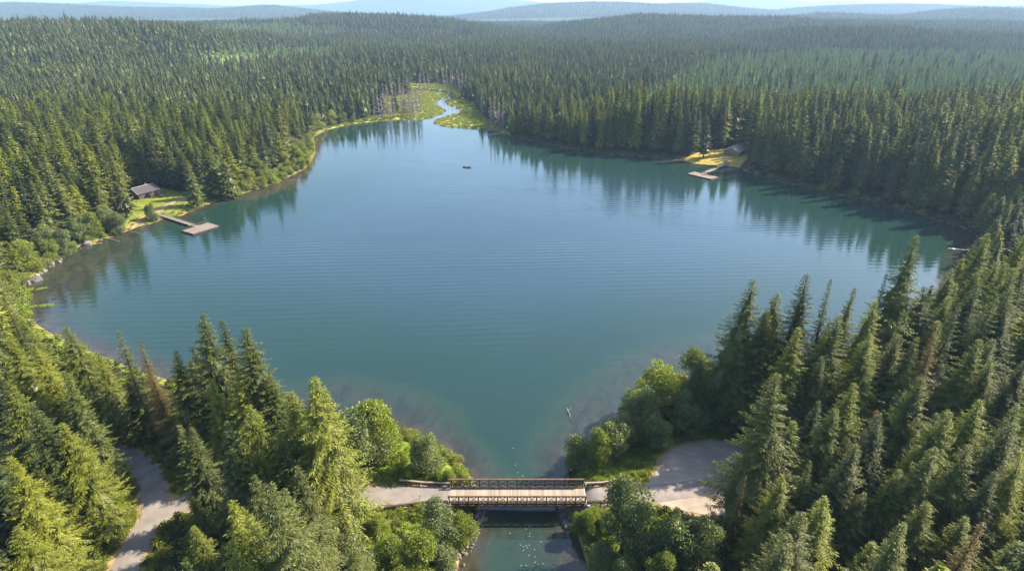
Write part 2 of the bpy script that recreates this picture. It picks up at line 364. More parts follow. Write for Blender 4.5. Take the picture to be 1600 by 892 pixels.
# ------------------------------------------------------------------ ground sheet
def axis(lo, hi, step, out_lo, out_hi, gr=1.09):
    a = list(np.arange(lo, hi + .01, step)); s = step
    while a[-1] < out_hi: s *= gr; a.append(a[-1] + s)
    s = step; pre = []
    x = lo
    while x > out_lo: s *= gr; x -= s; pre.append(x)
    return np.array(pre[::-1] + a)
xs = axis(-170, 190, 1.25, -13500, 13500, 1.045); ys = axis(40, 330, 1.25, -300, 335, 1.032); ys = ys[ys < 331]; ys = np.concatenate([ys, np.arange(ys[-1] + 2, 730, 2.5), axis(732, 740, 4, 730, 13500, 1.032)[1:]])
X, Y = np.meshgrid(xs, ys); X = X.ravel(); Y = Y.ravel()
Z = ground(X, Y)
dd = lake_d(X, Y); inn = lambda poly: sstep(1.2, -1.2, np.where(inside(X, Y, poly), -1, 1) * dist_poly(X, Y, poly))
lawnL, lawnR, meadow_ = inn(LAWN_L), inn(LAWN_R), sstep(3, -3, np.where(inside(X, Y, MEADOW), -1, 1) * dist_poly(X, Y, MEADOW))
rd = road_d(X, Y); lotd = dist_poly(X, Y, LOT) * np.where(inside(X, Y, LOT), -1, 1)
shore = sstep(5, 2.5, dd) * (dd > -1)
nearshore = sstep(6, 3, dd) * (dd > 0.4)
HERB_L = wpoly([(590,662),(640,672),(690,700),(735,748),(700,757),(600,762),(570,760),(580,700)], GZ)
HERB_R = wpoly([(885,748),(900,735),(960,715),(1010,690),(1060,668),(1180,660),(1200,700),(1100,690),(1050,700),(1010,750),(960,760),(890,757)], GZ)
HERB_B = wpoly([(600,792),(720,790),(760,800),(720,892),(560,892),(540,800)], GZ)
HERB_BR = wpoly([(880,800),(920,786),(1030,792),(1060,830),(1040,892),(920,892)], GZ)
herb = np.maximum.reduce([inn(HERB_L), inn(HERB_R), inn(HERB_B), inn(HERB_BR)])
roadside = sstep(5.5, 3.5, rd) * (X > -62)
DIRTP = [tuple(at(u, v, GZ)[:2]) for u, v in [(214,778),(219,800),(212,825),(195,850),(180,872),(160,892),(140,915)]]
trail = sstep(2.0, .8, dist_poly(X, Y, DIRTP, False))
vergeL = sstep(6.5, 5, dist_poly(X, Y, DIRTP, False))
z_dirt = np.maximum.reduce([sstep(3.7, 2.6, rd) * .9 * ((Y < 140) & (np.abs(X) < 170)), sstep(1.3, .2, lotd), trail, .62 * sstep(1.6, .6, dd) * (dd > -3) * (1 - meadow_)])
pathL = dist_poly(X, Y, wpoly([(196,356),(215,345),(240,335),(262,322),(290,310),(320,303)], 1), False)
z_dirt = np.maximum(z_dirt, sstep(2.4, .9, pathL) * lawnL * .8)
z_grass = np.maximum.reduce([lawnL, herb, roadside * .8 * (Y < 140), vergeL, nearshore * .75 * (X < -2) * (Y > 90)])
z_gold = np.maximum(lawnR * .85, lawnL * .42)
clr = ((inside(X, Y, wpoly([(285,104),(480,96),(520,100),(470,116),(330,118)]))) * 1.0)
z_far = sstep(2600, 3600, Y) + sstep(2500, 4500, np.abs(X))
n_x, n_y = len(xs), len(ys); idx = np.arange(n_x * n_y).reshape(n_y, n_x)
F = np.stack([idx[:-1, :-1], idx[:-1, 1:], idx[1:, 1:], idx[1:, :-1]], -1).reshape(-1, 4)
me = np_mesh('ground', np.stack([X, Y, Z], 1), F, M['ground'], True, dict(z_far=z_far, z_clear=clr, z_grass=z_grass, z_meadow=meadow_, z_gold=z_gold, z_dirt=z_dirt))
tag(mobj('ground', me), kind='structure')

# water sheet
xs = np.arange(-300, 301, 2.5); ys = np.arange(-28, 760, 2.5)
X, Y = np.meshgrid(xs, ys); X = X.ravel(); Y = Y.ravel(); dd = -lake_d(X, Y)
sh = sstep(9, 0, dd) * .9
fan = lambda px, s, w: s * sstep(w, -w * .6, np.where(inside(X, Y, wpoly(px)), -1, 1) * dist_poly(X, Y, wpoly(px)))
sh = np.maximum.reduce([sh, fan([(430,608),(540,598),(640,618),(700,650),(728,700),(735,750),(650,720),(560,700),(430,660)], .46, 6.0),
   fan([(1140,525),(1050,535),(980,560),(910,610),(870,650),(850,700),(845,745),(900,745),(960,670),(1150,610)], .46, 6.5),
   fan([(30,500),(40,440),(120,395),(230,355),(210,390),(150,430),(110,480),(100,530)], .62, 12),
   fan([(1460,348),(1530,355),(1530,395),(1490,372),(1465,362)], .85, 3),
   fan([(470,270),(500,235),(492,262),(470,290),(400,310),(340,318)], .7, 3),
   fan([(735,790),(885,790),(918,892),(715,892)], .34, .8),
   fan([(735,748),(757,800),(745,860),(735,892),(700,892),(730,800)], .75, 1.2),
   fan([(885,745),(878,800),(870,815),(880,850),(890,892),(930,892),(900,800)], .8, 1.5)])
n_x, n_y = len(xs), len(ys); idx = np.arange(n_x * n_y).reshape(n_y, n_x)
F = np.stack([idx[:-1, :-1], idx[:-1, 1:], idx[1:, 1:], idx[1:, :-1]], -1).reshape(-1, 4)
me = np_mesh('lake_water', np.stack([X, Y, X * 0], 1), F, M['water'], True, dict(shallow=sh, calm=sstep(95, 15, dd), open=sstep(25, 75, dd)))
tag(mobj('lake_water', me), kind='structure')

# roads and lot
def ribbon(name, pts, w, mat, lift):
    P = [Vector(p) for p in pts]; fine = []
    for i in range(len(P) - 1):
        p0, p1, p2, p3 = P[max(i - 1, 0)], P[i], P[i + 1], P[min(i + 2, len(P) - 1)]
        for k in range(8):
            t = k / 8; fine.append(.5 * ((2 * p1) + (p2 - p0) * t + (2 * p0 - 5 * p1 + 4 * p2 - p3) * t * t + (3 * p1 - p0 - 3 * p2 + p3) * t ** 3))
    fine.append(P[-1]); V, K = [], 9
    for i, p in enumerate(fine):
        d = (fine[min(i + 1, len(fine) - 1)] - fine[max(i - 1, 0)]).normalized(); n = Vector((-d.y, d.x))
        wob = .12 * math.sin(i * .9) + .08 * math.sin(i * 2.3)
        for k in range(K):
            s = (k / (K - 1) - .5) * (w + (wob if k in (0, K - 1) else 0)); q = p + n * s; V.append((q.x, q.y, 0))
    V = np.array(V); V[:, 2] = ground(V[:, 0], V[:, 1]) + lift + .05 * np.tile(1 - np.abs(np.linspace(-1, 1, K)) ** 2, len(fine))
    idx = np.arange(len(V)).reshape(len(fine), K)
    F = np.stack([idx[:-1, :-1], idx[1:, :-1], idx[1:, 1:], idx[:-1, 1:]], -1).reshape(-1, 4)
    return tag(mobj(name, np_mesh(name, V, F, mat, True)), kind='structure')
ribbon('road', ROADC['left'], 4.1, M['asphalt'], .07)
ribbon('road', ROADC['right'], 3.9, M['asphalt'], .076)
ribbon('road', ROADC['leftup'], 3.9, M['asphalt'], .062)
c0 = LOT.mean(0); ringpts = []
k = len(LOT)
for i in range(k):
    for t in (0, .25, .5, .75):
        q = LOT[i] * (1 - t) + LOT[(i + 1) % k] * t; ringpts.append(c0 + (q - c0) * (1 + .02 * math.sin(i * 5.1 + t * 9)))
ringpts = np.array(ringpts); V = [(c0[0], c0[1])]; 
for r_ in (.15, .3, .45, .6, .75, .88, 1): V += [tuple(c0 + (q - c0) * r_) for q in ringpts]
V = np.array(V); V = np.column_stack([V, ground(V[:, 0], V[:, 1]) + .055]); nr = len(ringpts)
F = [(0, 1 + i, 1 + (i + 1) % nr) for i in range(nr)]
F2 = [(1 + a * nr + i, 1 + (a + 1) * nr + i, 1 + (a + 1) * nr + (i + 1) % nr, 1 + a * nr + (i + 1) % nr) for a in range(6) for i in range(nr)]
me = bpy.data.meshes.new('gravel_lot'); me.from_pydata(V.tolist(), [], F + F2); me.materials.append(M['gravel'])
tag(mobj('gravel_lot', me), kind='structure')

# ------------------------------------------------------------------ foliage meshes
def unit(a): return a / np.maximum(np.linalg.norm(a, axis=1, keepdims=True), 1e-9)
def kites(B, D, Sd, L, Wd, tint, sag=None):
    n = len(B); V = np.empty((n, 4, 3)); L = L[:, None]; Wd = Wd[:, None]
    V[:, 0] = B; V[:, 1] = B + D * L * .5 + Sd * Wd; V[:, 2] = B + D * L; V[:, 3] = B + D * L * .5 - Sd * Wd
    if sag is not None: V[:, 2, 2] -= sag
    return V.reshape(-1, 3), np.arange(4 * n).reshape(n, 4), np.repeat(tint, 4)
def conifer(name, mat, seed, H=30., Rad=4., nb=330, step=.32, wid=.17, t0=.1, droop=.22, gap=.0, core=0., pw=.95, tl=1.0):
    r = np.random.default_rng(seed); i = np.arange(nb)
    t = t0 + (1 - t0) * ((i + r.random(nb)) / nb) ** .95
    az = i * 2.39996 + r.normal(0, .35, nb)
    lob = 1 + .16 * np.sin(az * 2 + seed) + .12 * np.sin(t * 31 + az)
    L = Rad * ((1 - t) ** pw * .96 + .03) * r.uniform(.68, 1.14, nb) * lob * (.55 + .45 * np.clip((t - t0) / .14, 0, 1))
    if gap: L *= np.where(r.random(nb) < gap, .45, 1)
    el = -.12 + .75 * t ** 3 + r.normal(0, .08, nb)
    n = np.maximum(3, (L / step).astype(int)); b = np.repeat(i, n)
    j = np.arange(n.sum()) - np.repeat(np.cumsum(n) - n, n); s = (j + .35 + .5 * r.random(len(b))) / n[b]
    s = .06 + .94 * s
    ca, sa = np.cos(az[b]), np.sin(az[b]); Lb = L[b]
    rad = Lb * s * np.cos(el[b]); z = t[b] * H + Lb * (s * np.sin(el[b]) - droop * s ** 1.8 + .10 * s ** 5)
    P = np.stack([rad * ca, rad * sa, z], 1)
    T = unit(np.stack([ca, sa, np.tan(el[b]) - 1.8 * droop * s ** .8], 1)); Sx = np.stack([-sa, ca, 0 * sa], 1)
    Bs, Ds, Ls, Ws, Ts = [], [], [], [], []
    for sg in (-1, 1):
        k = len(b); sp_ = r.uniform(.65, 1.15, k)
        D = unit(T * np.cos(sp_)[:, None] + Sx * (sg * np.sin(sp_))[:, None] + np.stack([0 * s, 0 * s, -r.uniform(.0, .35, k)], 1))
        Bs.append(P + r.normal(0, .05, P.shape)); Ds.append(D); Ls.append(np.clip(.30 * Lb * (1.05 - s) + .38, .25, 1.4) * r.uniform(.7, 1.25, k) * tl)
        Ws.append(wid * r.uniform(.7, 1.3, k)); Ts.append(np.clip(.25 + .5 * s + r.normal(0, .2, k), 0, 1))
    k = nb; e = np.stack([np.cos(az) * L * np.cos(el) * .93, np.sin(az) * L * np.cos(el) * .93, t * H + L * (np.sin(el) - droop * .8 + .05)], 1)
    Bs.append(e); Ds.append(unit(np.stack([np.cos(az), np.sin(az), .1 + 0 * az], 1))); Ls.append(.35 + .12 * L); Ws.append(np.full(k, wid)); Ts.append(r.uniform(.5, 1, k))
    kk = 10; zt = np.linspace(.965, 1.0, kk) * H; a2 = np.arange(kk) * 2.4
    Bs.append(np.stack([0 * zt, 0 * zt, zt - .35], 1)); Ds.append(unit(np.stack([np.cos(a2) * .35, np.sin(a2) * .35, np.ones(kk)], 1))); Ls.append(np.full(kk, .9)); Ws.append(np.full(kk, wid * .7)); Ts.append(np.full(kk, .8))
    B, D, L_, W_, T_ = map(np.concatenate, (Bs, Ds, Ls, Ws, Ts))
    Sd = unit(np.cross(D, np.stack([r.normal(0, .45, len(B)), r.normal(0, .45, len(B)), np.ones(len(B))], 1)))
    V, F, tt = kites(B, D, Sd, L_, W_, T_, L_ * r.uniform(.0, .3, len(B)))
    if core:
        cv, cf = jag(r, H, Rad * core, t0, pw, 11, 12)
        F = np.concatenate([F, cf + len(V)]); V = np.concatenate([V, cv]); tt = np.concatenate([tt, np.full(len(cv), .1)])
    return np_mesh(name, V, F, mat, False, dict(tint=tt))
def jag(r, H, Rc, t0, pw, K, nr):  # added core: keeps the sun out so the crown's inside stays dark
    "rough inner mass standing for dense twigs, added to block light in the crown"
    cv = []
    for a_ in range(nr):
        t = a_ / (nr - 1)
        for q in range(K):
            rr = Rc * ((1 - t) ** pw + .01) * (r.uniform(.45, 1.25) if a_ % 2 else r.uniform(.25, .75)); an = 6.2832 * (q + .5 * (a_ % 2)) / K
            cv.append((math.cos(an) * rr, math.sin(an) * rr, (t0 + (.95 - t0) * t) * H + r.normal(0, .15)))
    cf = np.array([(a_ * K + q, a_ * K + (q + 1) % K, (a_ + 1) * K + (q + 1) % K, (a_ + 1) * K + q) for a_ in range(nr - 1) for q in range(K)])
    return np.array(cv), cf
def low_conifer(name, mat, seed, H=28., Rad=3.2, nb=46, t0=.12, wid=.75):
    r = np.random.default_rng(seed); i = np.arange(nb); t = t0 + (1 - t0) * ((i + r.random(nb)) / nb)
    az = i * 2.39996 + r.normal(0, .3, nb); L = Rad * ((1 - t) ** .8 + .03) * r.uniform(.75, 1.15, nb)
    B = np.stack([0 * t, 0 * t, t * H + L * .15], 1); D = unit(np.stack([np.cos(az), np.sin(az), -.35 + .5 * t], 1))
    Sd = unit(np.cross(D, np.stack([r.normal(0, .25, nb), r.normal(0, .25, nb), np.ones(nb)], 1)))
    V, F, tt = kites(B, D, Sd, L, np.minimum(wid, L * .3) * r.uniform(.8, 1.2, nb), r.uniform(0.2, 1, nb), L * .25)
    cv, cf = jag(r, H, Rad * .62, t0, .8, 8, 6)
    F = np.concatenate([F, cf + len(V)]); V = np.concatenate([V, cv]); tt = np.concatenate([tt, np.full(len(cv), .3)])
    return np_mesh(name, V, F, mat, False, dict(tint=tt))
def trunk_mesh(seed, H, r0, mat=None, stubs=24, top=.97, limb=.0):
    r = random.Random(seed); mb = MB(); n = 7
    pts = [(r.uniform(-.06, .06) * (k > 0), r.uniform(-.06, .06) * (k > 0), H * top * k / n - (.6 if k == 0 else 0)) for k in range(n + 1)]
    mb.tube(pts, [r0 * (1.25 if k == 0 else 1) * (1 - k / n) ** .85 + .02 for k in range(n + 1)], 8)
    for k in range(stubs):
        z = H * r.uniform(.06, .55 + limb); a = r.uniform(0, 6.28); l = r.uniform(.6, 1.8) * (1 + 1.5 * limb)
        mb.tube([(0, 0, z), (math.cos(a) * l * .6, math.sin(a) * l * .6, z + l * .05), (math.cos(a) * l, math.sin(a) * l, z - l * .12)], [.06, .04, .015], 3, False)
    return mb.mesh('trunk', mat or M['bark'])
def leafy(name, mat, seed, H=10., Rad=4., lobes=26, leaves=5200, size=.34, hang=0., z0=.25, top=1.0, spiky=.0):
    r = np.random.default_rng(seed)
    a = r.uniform(0, 6.283, lobes); q = np.sqrt(r.uniform(0, 1, lobes)) * .72; zc = r.uniform(0, 1, lobes)
    prof = np.sin(np.clip(.18 + zc * .82, 0, 1) * np.pi) ** .7 * .75 + .25
    C = np.stack([np.cos(a) * q * Rad * prof, np.sin(a) * q * Rad * prof, (z0 + (top - z0) * (zc * .84 + .02)) * H], 1)
    lr = Rad * r.uniform(.24, .42, lobes) * (1 - .25 * zc)
    w = lr ** 2; b = r.choice(lobes, leaves, p=w / w.sum())
    Nn = unit(r.normal(0, 1, (leaves, 3)) + np.array([0, 0, .35]))
    rr = lr[b] * (r.uniform(.55, 1.08, leaves) + spiky * r.random(leaves) ** 6)
    B = C[b] + Nn * rr[:, None] * np.array([1, 1, .85 + hang * .5])
    D = unit(Nn * .55 + r.normal(0, .55, (leaves, 3)) + np.array([0, 0, .25 - 1.6 * hang]))
    Sd = unit(np.cross(D, Nn + r.normal(0, .5, (leaves, 3))))
    L = size * r.uniform(.6, 1.5, leaves) * (1 + 1.2 * hang)
    lt = r.uniform(0, 1, lobes)
    V, F, tt = kites(B, D, Sd, L, L * (.36 - .16 * hang), np.clip(.55 * lt[b] + .45 * r.random(leaves), 0, 1))
    me = np_mesh(name, V, F, mat, False, dict(tint=tt)); me['h'] = H
    mb = MB(); rad0 = H * .022 + .05
    mb.tube([(0, 0, -.5), (.1, .05, H * .2), (.0, .15, H * .45), (.1, 0, H * .8)], [rad0 * 1.3, rad0, rad0 * .7, .03], 7)
    for k in range(0, lobes, 2):
        c_ = C[k]; z1 = min(c_[2] * .5, H * .5)
        mb.tube([(0, .05, z1), (c_[0] * .5, c_[1] * .5, (z1 + c_[2]) * .5), tuple(c_)], [rad0 * .45, rad0 * .3, .03], 4, False)
    return me, mb.mesh('trunk', M['bark'])
# near set
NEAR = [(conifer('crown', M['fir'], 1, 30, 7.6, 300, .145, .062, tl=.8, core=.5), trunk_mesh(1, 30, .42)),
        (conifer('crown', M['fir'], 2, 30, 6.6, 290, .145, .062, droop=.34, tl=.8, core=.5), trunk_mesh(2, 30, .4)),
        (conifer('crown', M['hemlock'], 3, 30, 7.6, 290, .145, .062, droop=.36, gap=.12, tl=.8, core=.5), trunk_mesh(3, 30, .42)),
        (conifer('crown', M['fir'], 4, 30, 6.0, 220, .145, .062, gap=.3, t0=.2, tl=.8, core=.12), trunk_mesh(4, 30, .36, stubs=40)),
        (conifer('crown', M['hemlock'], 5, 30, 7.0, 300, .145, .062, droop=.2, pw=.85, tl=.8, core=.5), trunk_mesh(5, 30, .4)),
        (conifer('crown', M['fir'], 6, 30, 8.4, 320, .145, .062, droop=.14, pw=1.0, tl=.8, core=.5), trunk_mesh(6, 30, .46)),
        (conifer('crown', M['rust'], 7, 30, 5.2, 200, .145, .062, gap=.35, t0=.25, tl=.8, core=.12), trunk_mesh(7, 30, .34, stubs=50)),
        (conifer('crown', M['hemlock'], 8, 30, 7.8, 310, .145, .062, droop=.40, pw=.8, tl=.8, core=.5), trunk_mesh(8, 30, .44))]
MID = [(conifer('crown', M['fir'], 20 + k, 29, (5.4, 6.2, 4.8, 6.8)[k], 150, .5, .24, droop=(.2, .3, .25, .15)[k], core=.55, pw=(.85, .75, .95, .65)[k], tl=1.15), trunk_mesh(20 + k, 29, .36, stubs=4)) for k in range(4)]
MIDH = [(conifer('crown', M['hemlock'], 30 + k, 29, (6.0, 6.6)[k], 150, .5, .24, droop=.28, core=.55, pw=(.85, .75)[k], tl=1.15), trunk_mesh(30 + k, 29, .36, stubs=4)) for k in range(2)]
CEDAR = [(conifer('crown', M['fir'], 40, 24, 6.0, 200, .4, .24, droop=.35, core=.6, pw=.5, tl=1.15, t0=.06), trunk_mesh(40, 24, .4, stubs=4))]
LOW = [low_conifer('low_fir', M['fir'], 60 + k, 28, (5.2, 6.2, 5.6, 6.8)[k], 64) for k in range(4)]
LOWY = [low_conifer('low_young', M['young'], 70 + k, 16, (3.0, 3.4, 3.2)[k], 40) for k in range(3)]
def dead(seed, H):
    r = random.Random(seed); mb = MB()
    mb.tube([(0, 0, -.4), (.05, 0, H * .5), (0, .08, H)], [.22, .15, .02], 6)
    for k in range(90):
        t = r.uniform(.12, .98); a = k * 2.4 + r.uniform(-.4, .4); l = (1.9 * (1 - t) + .35) * r.uniform(.5, 1.1); z = t * H
        e = (math.cos(a) * l, math.sin(a) * l, z + l * .25)
        mb.tube([(0, 0, z), (e[0] * .6, e[1] * .6, z + l * .05), e], [.13, .1, .04], 3, False)
        for q in (-1, 1):
            mb.tube([(e[0] * .5, e[1] * .5, z + l * .04), (e[0] * .8 - q * e[1] * .3, e[1] * .8 + q * e[0] * .3, z + l * .1)], [.1, .04], 3, False)
    return mb.mesh('dead_branches', M['deadwood'])
DEAD = [dead(k, 18) for k in (1, 2, 3)]
DEC = {'willow': [leafy('crown', M['willow'], 50 + k, 10, 4.2, 30, 10500, .20, .35, .08, spiky=.25) for k in range(3)],
       'alder': [leafy('crown', M['alder'], 55 + k, 10, 3.6, 34, 10500, .22, .05, .10, spiky=.3) for k in range(3)],
       'pale': [leafy('crown', M['shrub'], 58 + k, 10, 3.9, 26, 7500, .24, .15, .1, spiky=.25) for k in range(2)]}
SHR = [leafy('crown', (M['shrub'], M['herb'], M['willow'], M['shrub'])[k], 80 + k, 3, 2.1, 14, 2400, .19, 0, .05, .95, spiky=.3) for k in range(4)]

# ------------------------------------------------------------------ keep-clear areas as seen in the photograph
KEEP = [[(33,465),(45,440),(110,395),(190,366),(214,352),(258,336),(314,320),(380,300),(470,265),(495,240),(492,215),(510,203),(590,186),(640,176),(655,150),(650,136),(700,135),(735,148),(745,175),(773,204),(850,225),(1000,245),(1060,245),(1138,232),(1168,232),(1170,262),(1200,275),(1300,300),(1357,309),(1414,327),(1499,350),(1515,385),(1490,425),(1440,452),(1360,472),(1300,482),(1230,500),(1180,530),(1110,545),(1000,575),(930,650),(885,740),(735,748),(700,690),(650,672),(600,655),(560,622),(500,612),(430,590),(400,550),(330,530),(250,560),(200,545),(110,520),(45,512)],
 [(205,742),(262,742),(285,770),(275,815),(248,860),(236,892),(140,892),(160,850),(200,825),(216,790)],
 [(575,690),(720,690),(1000,700),(1000,800),(1040,892),(560,892),(600,800),(565,760)],
 [(1010,670),(1060,650),(1130,662),(1180,682),(1190,800),(1120,892),(1020,892),(1000,770)],
 [(201,292),(225,284),(250,288),(290,298),(345,305),(300,330),(240,350),(190,366)],
 [(1060,240),(1090,232),(1130,225),(1165,222),(1172,250),(1150,262),(1066,252)]]
KEEP = [np.array(k, float) for k in KEEP]
def blocks(x, y, z, h, rad, lo=.35):
    r = np.zeros(np.shape(x), bool)
    for t in (.15, lo, .55, .75, .9, 1.0):
        for sx in (-1, 0, 1):
            u, v = pix(x + sx * rad * (1 - t), y, z + h * t)
            for k in KEEP: r |= inside(u, v, k)
    return r

# ------------------------------------------------------------------ trees placed one by one (tip in the photograph, height in metres)
TREES = []                                  # dicts: x y z h set idx kind
def put(u, v, h, kind, idx=0, wid=1.0, zg=None):
    h0 = h
    for f_ in ((1, .93, .86, .79, .72, .65, 1.1, .58) if kind == 'near' else (1,)):   # never on the road or in the water
        h = h0 * f_; z = GZ if zg is None else zg
        for _ in range(4):
            p = at(u, v, z + h * .99); z = gz(p.x, p.y)
        a_ = np.array([p.x]); b_ = np.array([p.y])
        if road_d(a_, b_)[0] > 4.3 and not inside(a_, b_, LOT)[0] and dist_poly(a_, b_, LOT)[0] > 1.5 and lake_d(a_, b_)[0] > 1.5: break
    TREES.append(dict(x=p.x, y=p.y, z=z, h=h, kind=kind, idx=idx, w=wid, hand=True, tip=(u, v)))
for a in [(182,518,25,3,.8),(222,532,23,6,.8),(297,498,30,0,1.1),(350,505,27,1,.9),(383,513,29,5,1.1),(105,515,24,7,1),(62,538,24,2,1),(18,525,26,4,1.1),
          (150,560,24,2,1),(262,556,24,4,1),(430,590,26,4,1),(487,595,31,7,1.1),(322,592,26,2,1),(365,585,25,7,1),(455,615,27,7,1.1),(285,658,21,3,.9),(300,668,20,1,.9),
          (400,630,27,2,1.1),(45,635,26,5,1.1),(145,668,23,7,1),(100,662,24,4,1.1),(200,600,24,0,1),(95,590,25,1,1),(8,600,27,2,1),(345,660,25,0,1),(430,690,22,4,1),
          (168,690,17,2,.8),(60,740,24,3,1),(15,720,24,4,1),(98,742,22,7,.85),(298,826,15,2,.9),(312,820,17,4,1),(372,795,20,2,1.1),(283,872,11,4,.9),(415,845,15,2,1),(345,850,15,7,1),(20,830,18,7,1.1),(90,840,17,2,1),(470,740,22,0,1),(395,745,20,0,1),
          (1165,441,35,0,1.05),(1208,492,29,3,1),(1185,560,22,1,1),(1270,432,34,5,.9),(1303,440,31,3,.7),(1329,452,31,1,.8),(1245,515,27,4,1),(1362,470,29,2,1),(1392,432,30,3,.7),(1437,375,38,0,1.05),(1412,425,30,6,.7),
          (1487,420,28,2,1),(1545,368,30,4,1),(1592,362,30,4,1),(1520,440,28,0,1),(1460,455,27,5,1),(1580,450,28,5,1),(1240,660,20,4,1),(1226,590,28,5,1),(1222,742,20,2,.95),(1335,610,26,2,1.05),(1290,560,28,1,1),(1360,525,28,2,1),(1470,528,28,6,1),(1530,535,27,4,1),
          (1560,565,26,2,1),(1425,530,29,0,.9),(1440,592,28,7,1),(1535,618,27,2,1.1),(1582,662,27,5,1.1),(1450,700,25,0,1.1),(1262,720,19,3,.8),(1330,690,24,5,1),(1385,655,25,1,1),(1480,640,27,7,1),(1600,560,28,0,1),(1500,478,30,3,.9),(1162,740,17,6,.5),
          (1380,850,16,4,1.1),(1520,810,20,2,1.1),(1597,850,18,4,1.1),(1440,790,20,7,1),(1290,800,16,7,1),(1340,775,18,0,1),(1560,745,23,1,1),(1510,700,25,0,1),(1210,830,12,2,1),(1400,735,21,2,1),(1600,720,24,2,1),(1255,600,25,0,.9),(1300,640,23,7,1)]:
    put(a[0], a[1], a[2], 'near', a[3], a[4])
for a in [(325,246,22,'cedar',0,1.2),(350,256,19,'cedar',0,1.1),(292,258,21,'mid',3,1.1),(168,236,28,'mid',1,1.0),(1192,190,27,'mid',0,1),(1108,185,24,'mid',3,1),(930,150,26,'mid',3,1)]: put(*a[:3], a[3], a[4], a[5], zg=1.4)
for a in [(1085,543,14,'pale',0,.8),(1040,563,14,'alder',0,1),(1003,608,12,'willow',0,1),(1000,590,10,'pale',1,1),(1075,610,11,'willow',1,1),(962,652,9.5,'willow',2,1),(938,664,9,'alder',1,.9),(906,682,8.5,'willow',0,1),(1112,560,12,'alder',2,.8),(1030,650,9,'willow',1,1),(985,640,9,'willow',2,.9),
          (985,742,16,'willow',1,.75),(1066,796,12,'willow',2,.9),(1108,812,11,'willow',0,.85),(925,792,5.5,'alder',0,1.1),(903,800,4.5,'alder',2,1),(1012,830,8,'willow',1,1),(945,850,7,'willow',0,1),(1040,862,8,'alder',1,1),(980,870,6,'willow',2,1),
          (578,618,15,'alder',1,.95),(548,640,14,'willow',0,1),(598,650,9,'alder',2,1),(660,676,8.5,'willow',2,1.05),(700,732,3,'alder',0,1.2),
          (683,783,9,'willow',0,1.05),(722,800,8,'alder',1,.95),(655,832,9,'alder',2,1.1),(533,812,9,'willow',2,1),(605,835,8,'alder',0,1),(690,850,7,'willow',1,1),(560,862,8,'willow',1,1.1),(500,850,9,'alder',1,1),(625,872,6,'alder',0,1.2),(590,800,5,'alder',2,1.2),(540,780,8,'alder',0,.8)]:
    put(a[0], a[1], a[2], a[3], a[4], a[5])
for a in [(92,360,10,'willow',0,1.1),(112,342,10,'willow',1,1.1),(135,330,11,'alder',1,1),(160,320,11,'willow',2,1),(178,332,9,'willow',0,1),(231,317,8,'willow',2,.9),(70,372,9,'alder',0,1),(60,350,11,'willow',2,1),(30,370,12,'alder',2,1),
          (404,249,9,'pale',0,1),(388,262,7,'pale',1,1.1),(424,268,5,'pale',0,1.2),(441,262,4.5,'pale',1,1.2),(457,212,11,'pale',1,1),(470,222,9,'pale',0,1),(482,208,10,'pale',0,1),(497,178,11,'pale',0,1.1),(516,172,11,'pale',1,1.1),(536,176,8,'willow',0,1.1),(551,180,6,'willow',1,1),(530,158,11,'alder',1,1),(470,245,7,'alder',0,1),
          (1205,232,9,'pale',1,1),(1311,238,14,'pale',0,.8),(1440,265,14,'pale',1,.8),(1545,318,9,'pale',0,1.2),(1570,300,14,'willow',1,1),(1240,250,6,'willow',1,1),(1580,290,16,'willow',0,1)]:
    put(*a[:6], zg=1.2)
def over_lane(t):
    if t['kind'] != 'near': return False
    n_ = 0
    for f_ in (.1, .25, .4, .6):
        for sx in (-1, 0, 1):
            a_, b_ = pix(t['x'] + sx * 7 * t['h'] / 30 * (1 - f_), t['y'], t['z'] + t['h'] * f_); n_ += bool(inside(np.array([a_]), np.array([b_]), wpx_lane)[0])
    return n_ > 0
wpx_lane = np.array([(212, 745), (262, 745), (275, 790), (262, 840), (236, 892), (150, 892), (200, 840), (222, 800)], float)
print('lane', [t['tip'] for t in TREES if over_lane(t)]); TREES = [t for t in TREES if not over_lane(t)]
_r = random.Random(21)
for (u_, v_) in [(368,300),(382,296),(398,290),(414,285),(430,280),(443,274),(454,268),(464,262),(473,254),(481,246),(486,236),(487,225),(490,213),(500,203),(512,198),(526,194),(540,191),(450,262),(466,250),(476,238),(420,276),(392,286)]:
    p = at(u_ - 3, v_ - 1, 1.0); h_ = _r.uniform(5, 8.5)
    if lake_d(p.x, p.y) > 1: TREES.append(dict(x=p.x, y=p.y, z=gz(p.x, p.y), h=h_, kind=_r.choice(['alder', 'pale', 'pale']), idx=_r.randrange(3), w=_r.uniform(1, 1.25), hand=True, tip=(0, 0)))
for x_, y_, h_, i_ in [(57,89,28,4),(46.5,92,27,5),(62,85,25,2),(49,96,29,7)]: TREES.append(dict(x=x_, y=y_, z=gz(x_, y_), h=h_, kind='near', idx=i_, w=1.05, hand=True, tip=(0, 0)))
HANDXY = np.array([(t['x'], t['y']) for t in TREES])

